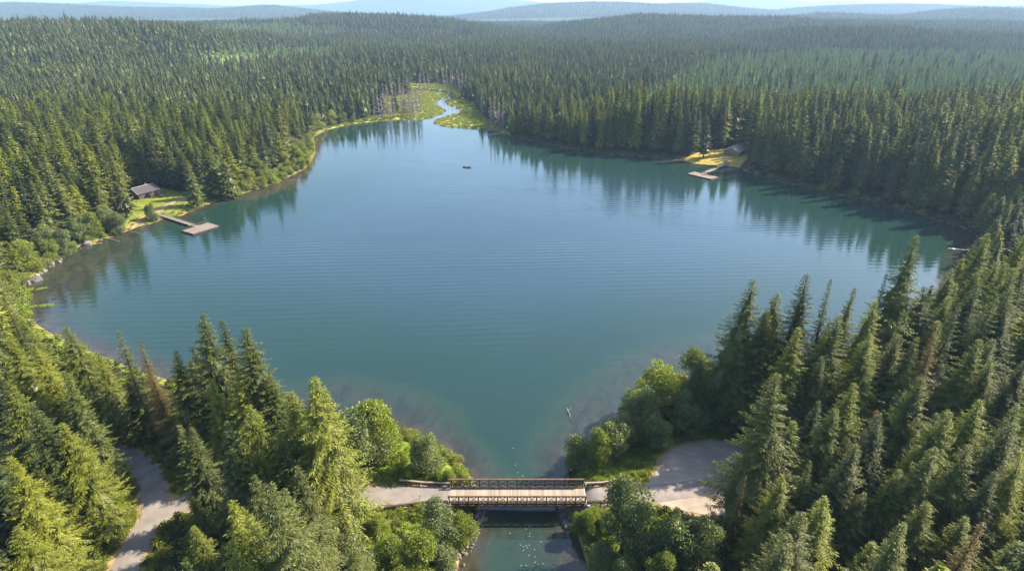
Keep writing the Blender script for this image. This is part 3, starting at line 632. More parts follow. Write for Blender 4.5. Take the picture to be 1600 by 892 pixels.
# shrubs: hand-placed strips along the banks
SHRUBS = []
def shrub_line(px, n, h0, h1, ks, jit=2.0, z=.8, seed=0):
    r = random.Random(seed); P = [at(u, v, z) for u, v in px]
    Ls = [(P[i + 1] - P[i]).length for i in range(len(P) - 1)]; tot = sum(Ls)
    for k in range(n):
        s = (k + r.uniform(.2, .8)) / n * tot; i = 0
        while i < len(Ls) - 1 and s > Ls[i]: s -= Ls[i]; i += 1
        q = P[i].lerp(P[i + 1], s / Ls[i]); x, y = q.x + r.uniform(-jit, jit), q.y + r.uniform(-jit, jit)
        if float(lake_d(np.array([x]), np.array([y]))[0]) < .3: continue
        if (road_d(np.array([x]), np.array([y]))[0] < 3.2) : continue
        SHRUBS.append(dict(x=x, y=y, z=gz(x, y), h=r.uniform(h0, h1), idx=r.choice(ks)))
shrub_line([(345,306),(380,298),(430,282),(462,268),(480,257),(488,246),(489,230)], 80, 2.6, 6, [0,1,0,3], 4.2, seed=1)
shrub_line([(28,500),(28,465),(40,440),(62,422),(88,404),(120,388),(150,374),(188,360)], 40, 2, 4.2, [0,1,2,3,1], 2.5, seed=2)
shrub_line([(15,500),(10,460),(25,430),(50,405)], 26, 3, 6, [0,1,1,3], 4, seed=3)
shrub_line([(605,672),(640,682),(680,702),(710,728),(735,752)], 22, 1.6, 3, [1,1,0,3], 1.5, 2, seed=4)
shrub_line([(600,700),(620,730),(680,735),(720,745)], 16, 1.2, 2.4, [1,1,1,0], 3, 3, seed=5)
shrub_line([(560,806),(600,812),(640,808),(735,806)], 18, .8, 1.5, [1,0,3], 1.6, 3, seed=6)
shrub_line([(560,840),(600,850),(650,870),(700,880)], 16, 1.5, 3.2, [1,0,2], 3, 3, seed=7)
shrub_line([(893,735),(915,722),(960,712),(1000,715),(1020,700),(1060,680),(1110,668)], 22, 1.0, 2.2, [1,1,2,0], 1.5, 3, seed=8)
shrub_line([(925,645),(935,650)], 3, 2.4, 3.2, [0], 1, 1, seed=9)
shrub_line([(900,805),(930,810),(960,815),(920,850),(930,880)], 14, 1.6, 3, [1,2,0], 1.2, 2, seed=10)
shrub_line([(800,216),(900,236),(1000,248),(1055,248)], 22, 1.5, 3, [2,2,0], 1.5, seed=11)
shrub_line([(1175,268),(1230,284),(1296,298),(1357,309),(1414,325),(1490,345)], 14, 1.8, 4, [2,2,0], 1.8, seed=12)
shrub_line([(512,200),(560,190),(600,186)], 10, 1, 1.8, [0,1], 1.5, seed=13)
shrub_line([(190,775),(205,800),(195,830),(165,860),(140,880)], 16, 1.5, 3.5, [1,2,3], 1.6, 3, seed=14)
shrub_line([(270,340),(300,325),(325,312)], 7, .9, 1.6, [1,3], 1.0, seed=15)

# ------------------------------------------------------------------ fill: jittered grid of the forest
def fill(y0, y1, sp_, seed):
    r = np.random.default_rng(seed); ny = int((y1 - y0) / (sp_ * .866)) + 1; out_ = []
    for j in range(ny):
        y = y0 + j * sp_ * .866; wx = (y * cp + CAM_H * sp) * .93 + 45
        x = np.arange(-wx, wx, sp_) + (j % 2) * sp_ / 2
        out_.append(np.stack([x, np.full(len(x), y)], 1))
    P = np.concatenate(out_); P += r.uniform(-.42, .42, P.shape) * sp_
    return P
PARTS = [(18, 150, 7.4), (150, 260, 6.4), (260, 560, 6.8), (560, 1200, 7.8), (1200, 2100, 8.5), (2100, 3100, 11), (4300, 5300, 17)]
allp = []
for k, (a, b_, s_) in enumerate(PARTS):
    P = fill(a, b_, s_, 100 + k); allp.append(P)
P = np.concatenate(allp); x, y = P[:, 0], P[:, 1]
ok = lake_d(x, y) > 3.5
ok &= ~inside(x, y, MEADOW) & ~inside(x, y, LAWN_L) & ~inside(x, y, LAWN_R) & ~inside(x, y, LOT)
nearm = (y < 140) & (np.abs(x) < 170)
ok[nearm] &= road_d(x[nearm], y[nearm]) > np.where((x[nearm] < -48) & (y[nearm] < 76), 7.0, 4.2)
ok &= ~((lake_d(x, y) < 9) & (x < -60) & (y > 175) & (y < 400))
_s = (x + 60) * math.cos(SUN_AZ) + (y - 67) * math.sin(SUN_AZ); _t = np.abs(-(x + 60) * math.sin(SUN_AZ) + (y - 67) * math.cos(SUN_AZ)); ok &= ~((_t < 6) & (_s > 0) & (_s < 24))
for hx, hy in HANDXY: ok &= (x - hx) ** 2 + (y - hy) ** 2 > 3.4 ** 2
P = P[ok]; x, y = P[:, 0], P[:, 1]; z = ground(x, y)
# stands of young trees (plantation) and clearings
u, v = pix(x, y, z)
young = inside(u, v, [(980,175),(1060,125),(1130,96),(1300,86),(1620,92),(1900,95),(1900,205),(1620,200),(1450,185),(1300,178),(1150,180)])
young |= inside(u, v, [(290,96),(340,88),(480,84),(540,86),(500,104),(400,110),(300,112)])
young |= inside(u, v, [(320,52),(360,44),(470,42),(545,46),(520,60),(420,64),(330,64)])
young |= inside(u, v, [(-20,88),(60,86),(60,96),(-20,100)])
bare = inside(u, v, [(520,48),(560,45),(640,50),(700,55),(650,58),(560,55)]) | inside(u, v, [(330,98),(470,92),(478,97),(340,104)]) | (young & (RNG.random(len(x)) < .16))
edge = nz(x, y, 40, 2.) * .5
h = 25.5 + 4.5 * nz(x, y, 90, 1.) + RNG.normal(0, 3.6, len(x)); right_ = (x > 60) & (y > 150) & (y < 420); h = h - np.where((y > 150) & ~right_, 3.5, 0) + np.where(right_, 4.5, 0) + np.where(RNG.random(len(x)) < .12, -6, 0); h = np.where(y > 400, h * .88, h); h = np.clip(h, 11, 38)
h = np.where(lake_d(x, y) < 14, h * .86, h)
young &= RNG.random(len(x)) > .07
h = np.where(young, 13 + RNG.normal(0, 3, len(x)) + 2 * nz(x, y, 70, 3.), h)
_ut, _vt = pix(x, y, z + h); h = np.where((x > 100) & (y < 215) & (_ut > 1440) & (_vt < 372), h * .6, h)
# keep the tree only where the photograph has forest in front of the lens
chk = y < 420
bl = np.zeros(len(x), bool)
bl[chk] = blocks(x[chk], y[chk], z[chk], h[chk], np.where(y[chk] < 150, np.where((y[chk] < 78) & (x[chk] < -40), 9.0, 6.0), 4.0))
# near the open water try a shorter tree first
h2 = np.where(bl, h * .62, h); bl2 = bl.copy(); bl2[bl] = blocks(x[bl], y[bl], z[bl], h2[bl], np.where(y[bl] < 150, 4.2, 2.8))
h = np.where(bl & ~bl2, h2, h)
ok = ~bl2 & ~bare
x, y, z, h, young, u, v = (q[ok] for q in (x, y, z, h, young, u, v))
depth = y * cp + (CAM_H - z) * sp; ph = h / depth * FPX
ut, vt = pix(x, y, z + h * .8)
inview = (ut > -25) & (ut < 1625) & (vt > -20) & (vt < 905)
hand_con = [t for t in TREES if t['kind'] in ('near', 'mid', 'cedar')]
NIND = 296 - len(hand_con)
score = np.where(inview & ~young, ph, 0); order = np.argsort(-score)[:NIND]
sel = np.zeros(len(x), bool); sel[order] = True
for i in order:
    near_ = y[i] < 165
    hem = (math.sin(x[i] * .09) + math.sin(y[i] * .11 + 1) + random.uniform(-1.2, 1.2)) > (.1 if near_ else .9)
    if near_: kd, ix = 'near', random.choice([2, 4, 7, 4, 2] if hem else [0, 1, 5, 3, 0, 1, 6] if random.random() < .3 else [0, 1, 5, 3])
    else: kd, ix = ('midh', random.choice([0, 1])) if hem else ('mid', random.choice([0, 1, 2, 3]))
    TREES.append(dict(x=x[i], y=y[i], z=z[i], h=h[i], kind=kd, idx=ix, w=random.uniform(.9, 1.2) * (1 if near_ else 1.12), hand=False))
print('fill trees', len(x), 'individual', NIND, 'limit y', y[order].max())
x, y, z, h, young = (q[~sel] for q in (x, y, z, h, young))

# ---- forest masses through geometry nodes
def forest(name, pts, sc_xy, sc_z, idx, meshes, label, cat):
    n = len(pts); me = bpy.data.meshes.new(name); me.vertices.add(n); me.vertices.foreach_set('co', pts.astype(np.float32).ravel())
    for nm, arr in (('sx', sc_xy), ('sz', sc_z), ('rz', RNG.uniform(0, 6.28, n)), ('tx', RNG.normal(0, .035, n))):
        a_ = me.attributes.new(nm, 'FLOAT', 'POINT'); a_.data.foreach_set('value', arr.astype(np.float32))
    a_ = me.attributes.new('ix', 'INT', 'POINT'); a_.data.foreach_set('value', idx.astype(np.int32))
    o = mobj(name, me); tag(o, label, cat, kind='stuff')
    ng = bpy.data.node_groups.new(name, 'GeometryNodeTree'); ng.interface.new_socket('Geometry', in_out='INPUT', socket_type='NodeSocketGeometry'); ng.interface.new_socket('Geometry', in_out='OUTPUT', socket_type='NodeSocketGeometry')
    A = lambda t: ng.nodes.new(t); L = ng.links.new
    gi, go = A('NodeGroupInput'), A('NodeGroupOutput'); m2p = A('GeometryNodeMeshToPoints'); iop = A('GeometryNodeInstanceOnPoints'); jn = A('GeometryNodeJoinGeometry')
    for q, mm in enumerate(meshes):
        so = bpy.data.objects.new(name + '_source', mm)
        oi = A('GeometryNodeObjectInfo'); oi.inputs['Object'].default_value = so; oi.inputs['As Instance'].default_value = True
        L(oi.outputs['Geometry'], jn.inputs[0])
    def attr(nm, ty='FLOAT'):
        a2 = A('GeometryNodeInputNamedAttribute'); a2.data_type = ty; a2.inputs[0].default_value = nm; return a2.outputs[0]
    cs = A('ShaderNodeCombineXYZ'); sx = attr('sx'); L(sx, cs.inputs[0]); L(sx, cs.inputs[1]); L(attr('sz'), cs.inputs[2])
    cr = A('ShaderNodeCombineXYZ'); tx = attr('tx'); L(tx, cr.inputs[0]); L(tx, cr.inputs[1]); L(attr('rz'), cr.inputs[2])
    L(gi.outputs[0], m2p.inputs[0]); L(m2p.outputs[0], iop.inputs['Points']); L(jn.outputs[0], iop.inputs['Instance'])
    iop.inputs['Pick Instance'].default_value = True; L(attr('ix', 'INT'), iop.inputs['Instance Index'])
    L(cs.outputs[0], iop.inputs['Scale']); L(cr.outputs[0], iop.inputs['Rotation']); L(iop.outputs[0], go.inputs[0])
    md = o.modifiers.new('scatter', 'NODES'); md.node_group = ng
    return o
def sub(m): return np.stack([x[m], y[m], z[m] - .2], 1)
wv = lambda m, base, hb: (h[m] / hb) ** .6 * RNG.uniform(.72, 1.3, m.sum()) * base
nearf = (y < 420) & ~young
if nearf.any():
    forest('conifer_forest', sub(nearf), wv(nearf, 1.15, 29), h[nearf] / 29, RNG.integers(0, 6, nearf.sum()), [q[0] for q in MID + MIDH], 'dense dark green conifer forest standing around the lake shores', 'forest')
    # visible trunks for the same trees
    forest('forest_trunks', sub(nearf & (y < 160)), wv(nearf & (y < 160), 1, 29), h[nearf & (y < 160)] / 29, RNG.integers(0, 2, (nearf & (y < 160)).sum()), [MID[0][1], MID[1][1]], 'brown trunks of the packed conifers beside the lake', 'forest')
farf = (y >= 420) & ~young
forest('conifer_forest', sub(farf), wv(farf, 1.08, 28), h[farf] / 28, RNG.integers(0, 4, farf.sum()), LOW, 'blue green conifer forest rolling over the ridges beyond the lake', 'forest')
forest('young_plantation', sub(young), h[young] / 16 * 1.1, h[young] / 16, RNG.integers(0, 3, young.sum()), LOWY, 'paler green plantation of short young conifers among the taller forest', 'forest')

# ------------------------------------------------------------------ labels for individual trees
_c = 'first second third fourth fifth sixth seventh eighth ninth tenth eleventh twelfth thirteenth fourteenth fifteenth sixteenth seventeenth eighteenth nineteenth twentieth'.split()
NTH = _c + [t_ + '-' + o_ for t_ in ('twenty', 'thirty', 'forty') for o_ in _c[:9]]
ORD = ['leftmost'] + [n_ + ' from left' for n_ in NTH[1:]]
def region(t):
    x_, y_ = t['x'], t['y']
    if y_ < 66 and x_ < -62: return 'left of the forest road'
    if x_ < -60 and y_ < 100 : return 'on the near left bank'
    if x_ < 0 and y_ < 72: return 'between forest road and outlet channel' if x_ > -60 else 'beside the forest road'
    if x_ < 0 and y_ < 135: return 'between left road and lake'
    if x_ >= 0 and y_ < 73: return 'below the road right of channel'
    if x_ >= 0 and y_ < 95 : return 'just behind the gravel lot'
    if x_ >= 0 and y_ < 150 and x_ < 175: return 'on the near right lakeshore'
    if x_ < 0 and y_ < 190: return 'on the left shore below the dock'
    if x_ < 0 and y_ < 262: return 'around the dark red cabin'
    if x_ < 0 and y_ < 360: return 'above the far left shore'
    if x_ < 0: return 'beside the marsh meadow'
    if y_ < 230: return 'near the broken float'
    if y_ < 330: return 'right of the pink roofed cabin'
    return 'between meadow and pink roofed cabin'
def size_word(h, dec):
    if dec: return 'tall' if h > 12 else 'medium' if h > 8 else 'low'
    return 'very tall' if h > 32 else 'tall' if h > 27 else 'medium' if h > 22 else 'short'
LOOK = {('near', 0): 'dark green fir', ('near', 1): 'slim dark fir', ('near', 2): 'yellow drooping hemlock', ('near', 3): 'sparse gappy fir', ('near', 4): 'bright green hemlock', ('near', 5): 'broad dark fir', ('near', 6): 'rusty brown conifer', ('near', 7): 'full drooping hemlock',
        ('mid', 0): 'dark conical fir', ('mid', 1): 'drooping dark fir', ('mid', 2): 'narrow dark fir', ('mid', 3): 'wide dark fir', ('midh', 0): 'olive green hemlock', ('midh', 1): 'wide olive hemlock', ('cedar', 0): 'broad rounded cedar',
        'willow': 'grey green willow', 'alder': 'bright green alder', 'pale': 'pale yellowish tree'}
for t in TREES:
    u_, v_ = pix(t['x'], t['y'], t['z'] + t['h'] * .9); t['u'] = u_
    t['look'] = LOOK.get((t['kind'], t['idx'])) or LOOK[t['kind']]
    t['key'] = (size_word(t['h'], t['kind'] in DEC), t['look'], region(t))
from collections import defaultdict
grp = defaultdict(list)
for t in TREES: grp[t['key']].append(t)
for (sz, lk, rg), L in grp.items():
    L.sort(key=lambda t: t['u'])
    for i, t in enumerate(L):
        if len(L) == 1: t['label'] = f'{sz} {lk} {rg}, the only such one'
        else: t['label'] = f'{sz} {lk} {rg}, ' + (ORD[i] if i < len(ORD) else 'near the right end')
SETS = {'near': (NEAR, 30.), 'mid': (MID, 29.), 'midh': (MIDH, 29.), 'cedar': (CEDAR, 24.)}
for k in DEC: SETS[k] = (DEC[k], 10.)
NAME = {'near': 'conifer_tree', 'mid': 'conifer_tree', 'midh': 'conifer_tree', 'cedar': 'conifer_tree', 'willow': 'willow_tree', 'alder': 'alder_tree', 'pale': 'shore_tree'}
for t in TREES:
    st, hb = SETS[t['kind']]; cr, tk = st[t['idx'] % len(st)]; s_ = t['h'] / hb; wq = s_ ** .75 * t['w'] * (1.12 if t['kind'] == 'near' else 1) if t['kind'] not in DEC else s_ * t['w']
    dec = t['kind'] in DEC
    o = empty(NAME[t['kind']], (t['x'], t['y'], t['z']), t['label'], 'tree', ('broadleaf trees along the banks' if dec else 'conifers around the lake'), random.uniform(0, 6.28), (wq, wq, s_))
    o.rotation_euler[0] = random.gauss(0, .025); o.rotation_euler[1] = random.gauss(0, .025)
    mobj('crown', cr, parent=o); mobj('trunk', tk, parent=o)
# shrubs
SL = ['grey yellow', 'bright green', 'silver green', 'olive']
def sregion(s):
    x_, y_ = s['x'], s['y']
    if y_ < 73: return 'left of the channel below the bridge' if x_ < 0 and x_ > -50 else 'beside the forest road' if x_ < 0 else 'right of the channel below the bridge'
    if y_ < 110: return 'on the bank left above the bridge' if x_ < 0 else 'on the bank by the gravel lot'
    if x_ < -100 and y_ < 215: return 'on the stony left shore'
    if x_ < 0 and y_ < 250 : return 'beside the left dock lawn'
    if x_ < 0: return 'on the far left shore'
    return 'below the dark right shore conifers' if y_ < 280 else 'on the far right shore'
grp = defaultdict(list)
for s_ in SHRUBS: grp[(('low' if s_['h'] < 2.2 else 'waist high' if s_['h'] < 2.2 else 'tall'), SL[s_['idx']], sregion(s_))].append(s_)
for (a_, b_, c_), L in grp.items():
    L.sort(key=lambda s: pix(s['x'], s['y'], s['z'])[0])
    for i, s_ in enumerate(L): s_['label'] = f'{a_} {b_} leafy shrub {c_}, ' + ('only one' if len(L) == 1 else ORD[i] if i < len(ORD) else 'near the right end')
for s_ in SHRUBS:
    cr, tk = SHR[s_['idx']]; k = s_['h'] / 3
    o = empty('shrub', (s_['x'], s_['y'], s_['z'] - .1), s_['label'], 'shrub', 'shrubs along the banks', random.uniform(0, 6.28), (k * random.uniform(.9, 1.3), k * random.uniform(.9, 1.3), k))
    mobj('crown', cr, parent=o)
# dead trees round the meadow
DP = [(588,133,25),(597,128,26),(603,131,24),(610,124,27),(617,128,25),(623,121,27),(629,126,26),(636,122,27),(642,128,25),(648,124,26),(654,129,24),(607,150,18),(594,146,20),(627,138,22),(640,140,21),(651,143,19),(613,140,22),(633,146,18),(645,150,17),(582,138,24),
 (662,113,19),(668,111,20),(674,114,18),(680,110,20),(686,113,19),(692,109,20),(698,112,19),(704,110,20),(710,114,18),(716,111,19),(722,115,19),(728,113,20),(734,117,18),(690,119,15),(704,119,15),(718,121,15),(655,115,20),
 (746,150,24),(760,168,18),(766,152,22),(772,146,24),(779,158,20),(757,158,20),(786,150,24),(752,137,22)]
grp = []
for i, (u_, v_, hh) in enumerate(DP):
    zz = .7
    for _ in range(3):
        q = at(u_, v_, zz + hh); zz = gz(q.x, q.y)
    if float(lake_d(np.array([q.x]), np.array([q.y]))[0]) < 1: continue
    grp.append((u_, q.x, q.y, zz, hh))
grp.sort()
for side, L in (('left of the stream', [g_ for g_ in grp if g_[0] < 660]), ('behind the stream', [g_ for g_ in grp if 660 <= g_[0] < 738]), ('right of the meadow', [g_ for g_ in grp if g_[0] >= 738])):
    for i, g_ in enumerate(L):
        o = empty('dead_tree', (g_[1], g_[2], g_[3]), f'bare pinkish grey dead tree {side}, {ORD[i] if i < 20 else "rightmost"} of them', 'tree', 'dead trees by the marsh meadow', i * 1.3, (1.6, 1.6, g_[4] / 18))
        mobj('trunk', DEAD[(i * 7) % 3], parent=o)

# ------------------------------------------------------------------ undergrowth (stuff)
def scatter(n, x0, x1, y0, y1, cond, seed):
    r = np.random.default_rng(seed); a_ = r.uniform(x0, x1, n); b_ = r.uniform(y0, y1, n); m_ = cond(a_, b_); return a_[m_], b_[m_]
def lotd_(a_, b_): return dist_poly(a_, b_, LOT) * np.where(inside(a_, b_, LOT), -1, 1)
base_ok = lambda a_, b_: (lake_d(a_, b_) > .7) & (road_d(a_, b_) > 2.9) & (lotd_(a_, b_) > .9) & (dist_poly(a_, b_, DIRTP, False) > 1.3)
herbs = [HERB_L, HERB_R, HERB_B, HERB_BR]
def in_herb(a_, b_):
    r_ = np.zeros(np.shape(a_), bool)
    for h_ in herbs: r_ |= inside(a_, b_, h_)
    return r_
tuft_me = leafy('tuft', M['herb'], 90, 1., 1.0, 8, 170, .26, 0, .0, .8, spiky=.4)[0]
grass_r = np.random.default_rng(5); k = 90
Bq = np.stack([grass_r.normal(0, .35, k), grass_r.normal(0, .35, k), np.zeros(k)], 1); Dq = unit(np.stack([grass_r.normal(0, .45, k), grass_r.normal(0, .45, k), np.ones(k)], 1))
Vq, Fq, tq = kites(Bq, Dq, unit(np.cross(Dq, grass_r.normal(0, 1, (k, 3)))), grass_r.uniform(.35, .8, k), np.full(k, .05), grass_r.random(k))
grass_me = np_mesh('grass_tuft', Vq, Fq, M['grassblade'], False, dict(tint=tq))
under_me = [leafy('fern', M[mm], 91 + q_, 1.4, 1.1, 8, 200, .3, 0, 0, .9, spiky=.3)[0] for q_, mm in enumerate(('fir', 'shrub', 'alder'))]
a_, b_ = scatter(9000, -70, 70, 30, 125, lambda p_, q_: base_ok(p_, q_) & in_herb(p_, q_), 1)
forest('ground_herbs', np.stack([a_, b_, ground(a_, b_)], 1), RNG.uniform(.4, 1.0, len(a_)), RNG.uniform(.4, 1.1, len(a_)), RNG.integers(0, 1, len(a_)), [tuft_me], 'bright yellow green herbs covering the banks near the bridge', 'ground cover')
a_, b_ = scatter(14000, -190, 200, 25, 190, lambda p_, q_: base_ok(p_, q_) & ~in_herb(p_, q_) & ~inside(p_, q_, LAWN_L), 2)
forest('undergrowth', np.stack([a_, b_, ground(a_, b_)], 1), RNG.uniform(.5, 1.4, len(a_)), RNG.uniform(.4, 1.3, len(a_)), RNG.integers(0, 3, len(a_)), under_me, 'dark ferns and brush on the forest floor between the conifers', 'undergrowth')
def grassy(p_, q_): return (lake_d(p_, q_) > .2) & ((road_d(p_, q_) > 2.5) | (q_ > 150)) & ((inside(p_, q_, MEADOW)) | inside(p_, q_, LAWN_L) & (lake_d(p_, q_) < 6) | ((road_d(p_, q_) < 5) & (road_d(p_, q_) > 2.5) & (q_ < 130) & (lotd_(p_, q_) > .6)) | (dist_poly(p_, q_, DIRTP, False) < 5) & (dist_poly(p_, q_, DIRTP, False) > 1.1))
a_, b_ = scatter(30000, -190, 90, 35, 700, grassy, 3); a2, b2 = scatter(12000, -75, 90, 40, 100, lambda p_, q_: grassy(p_, q_) & (lake_d(p_, q_) > 1) & (lotd_(p_, q_) > .6), 4)
a_ = np.concatenate([a_, a2]); b_ = np.concatenate([b_, b2]); q_ = np.where(b_ > 300, 2.0, 1.0) * RNG.uniform(.6, 1.2, len(a_))
forest('grass', np.stack([a_, b_, ground(a_, b_)], 1), q_, q_, RNG.integers(0, 1, len(a_)), [grass_me], 'yellow green grass on the meadow, lawn edge and road verges', 'grass')

# ------------------------------------------------------------------ bridge
br = empty('timber_bridge', ((BX0 + BX1) / 2, (BY0 + BY1) / 2, 0), 'timber road bridge with planked deck and dark braced railings over the outlet channel', 'bridge')
bx = (BX0 + BX1) / 2; by = (BY0 + BY1) / 2; HL = (BX1 - BX0) / 2; HW = (BY1 - BY0) / 2
npl = 84; pw_ = 2 * HL / npl
pmesh = [MB().box(-pw_ / 2 + .012, pw_ / 2 - .012, -HW + .02 * q_, HW - .015 * q_, -.09, 0).mesh('plank', M['plank']) for q_ in (0, 1, 2)]
for k in range(npl):
    mobj('plank', pmesh[k % 3], parent=br, loc=(-HL + pw_ * (k + .5), 0, BZ + random.uniform(-.008, .008)))
for s_ in (-1, 1):                                           # timber kerb, girders
    MB().box(-HL, HL, s_ * (HW - .28) - .1, s_ * (HW - .28) + .1, BZ + .002 + .01, BZ + .16).obj('kerb', M['timber'], br)
for yy in (-HW + .25, -HW * .33, HW * .33, HW - .25): MB().box(-HL + .05, HL - .05, yy - .16, yy + .16, BZ - .75, BZ - .1).obj('girder', M['timber'], br)
NP = 14; RH = 1.55; dxp = 2 * HL / NP
post = MB().box(-.11, .11, -.1, .1, -.62, RH).mesh('post', M['timber'])
for s_ in (-1, 1):
    yy = s_ * (HW + .14)
    for k in range(NP + 1): mobj('post', post, parent=br, loc=(-HL + .12 + k * (2 * HL - .24) / NP, yy, BZ))
    MB().box(-HL - .1, HL + .1, yy - .16, yy + .16, BZ + RH + .002, BZ + RH + .14).obj('top_rail', M['timber'], br)
    MB().box(-HL, HL, yy - s_ * 0 - .05 + s_ * .16, yy + .05 + s_ * .16, BZ - .5, BZ - .2).obj('bottom_chord', M['timber'], br)
    MB().box(-HL, HL, yy + s_ * .16 - .04, yy + s_ * .16 + .04, BZ + .42, BZ + .6).obj('middle_rail', M['timber'], br)
    for k in range(NP):
        x0 = -HL + .12 + k * (2 * HL - .24) / NP; x1 = x0 + (2 * HL - .24) / NP
        for q_ in (0, 1):
            z0, z1 = (BZ + .12, BZ + RH - .05) if q_ == 0 else (BZ + RH - .05, BZ + .12)
            MB().bar((x0 + .1, yy - s_ * .13 - q_ * s_ * .06, z0), (x1 - .1, yy - s_ * .13 - q_ * s_ * .06, z1), .05, .1).obj('brace', M['timber'], br)
for s_, xa in ((-1, -HL + 4.6), (1, HL - 4.6)):
    MB().box(xa - .22, xa + .22, -HW - .45, HW + .45, BZ - 1.25, BZ - .76).obj('pier_cap', M['timber'], br)
    for yy in (-HW, -HW / 3, HW / 3, HW): MB().tube([(xa, yy, -2.4), (xa, yy, BZ - 1.25)], .19, 8).obj('pile', M['timber'], br)
    xe = s_ * (HL - .3)
    MB().box(min(xe, xe + s_ * .5), max(xe, xe + s_ * .5), -HW - .5, HW + .5, .6, BZ - .1).obj('abutment', M['concrete'], br)
    MB().bar((xe + s_ * .4, -HW - .5, 2.55), (xe + s_ * 3.6, -HW - 2.6, 2.0), .35, 1.9).obj('wing_wall', M['concrete'], br)
    MB().bar((xe + s_ * .4, HW + .5, 2.4), (xe + s_ * 3.2, HW + 2.2, 1.9), .35, 1.7).obj('wing_wall', M['concrete'], br)
# guard rails
def guard(px_list, label, n):
    P = [Vector(p_) for p_ in px_list]; g0 = P[0]
    o = empty('guard_rail', (g0.x, g0.y, gz(g0.x, g0.y)), label, 'guard rail', 'timber guard rails on the road'); zb = GZ + .05 - gz(g0.x, g0.y)
    L = [p_ - g0 for p_ in P]; tot = sum((L[i + 1] - L[i]).length for i in range(len(L) - 1))
    def along(s):
        for i in range(len(L) - 1):
            d_ = (L[i + 1] - L[i]).length
            if s <= d_ or i == len(L) - 2: return L[i].lerp(L[i + 1], s / d_)
            s -= d_
    for k in range(n):
        q_ = along(tot * k / (n - 1)); wz = gz(q_.x + g0.x, q_.y + g0.y) - gz(g0.x, g0.y)
        MB().box(q_.x - .09, q_.x + .09, q_.y - .09, q_.y + .09, min(wz, zb) - .4, zb + .72).obj('post', M['timber'], o)
    for i in range(len(L) - 1):
        a_, b_ = L[i], L[i + 1]
        MB().bar((a_.x, a_.y, zb + .84), (b_.x, b_.y, zb + .84), .32, .22).obj('rail', M['dockwood'] if 'far' in label else M['timber'], o)
        MB().bar((a_.x, a_.y, zb + .38), (b_.x, b_.y, zb + .38), .1, .16).obj('lower_rail', M['timber'], o)
guard([(-11.1, 72.95), (-15.2, 72.8), (-18.8, 72.2), (-21.6, 71.6)], 'dark timber guard rail on the near side, left of the bridge', 8)
guard([(-11.1, 77.15), (-15.5, 77.3), (-20.2, 77.9)], 'pale capped guard rail on the far side, left of the bridge', 6)
guard([(12.9, 72.95), (17.6, 72.95)], 'short dark guard rail on the near side, right of the bridge', 5)
guard([(12.9, 77.15), (16, 77.3), (19, 78.0)], 'guard rail curving away on the far side, right of the bridge', 5)
# thin marker post on the road edge
mk = empty('marker_post', (-16.0, 74.2, GZ + .02), 'thin dark bollard on the asphalt just left of the bridge', 'post')
MB().tube([(0, 0, 0), (0, 0, 1.1)], .05, 6).obj('pole', M['timber'], mk); MB().box(-.06, .06, -.03, .03, 1.1, 1.28).obj('cap', M['white'], mk)

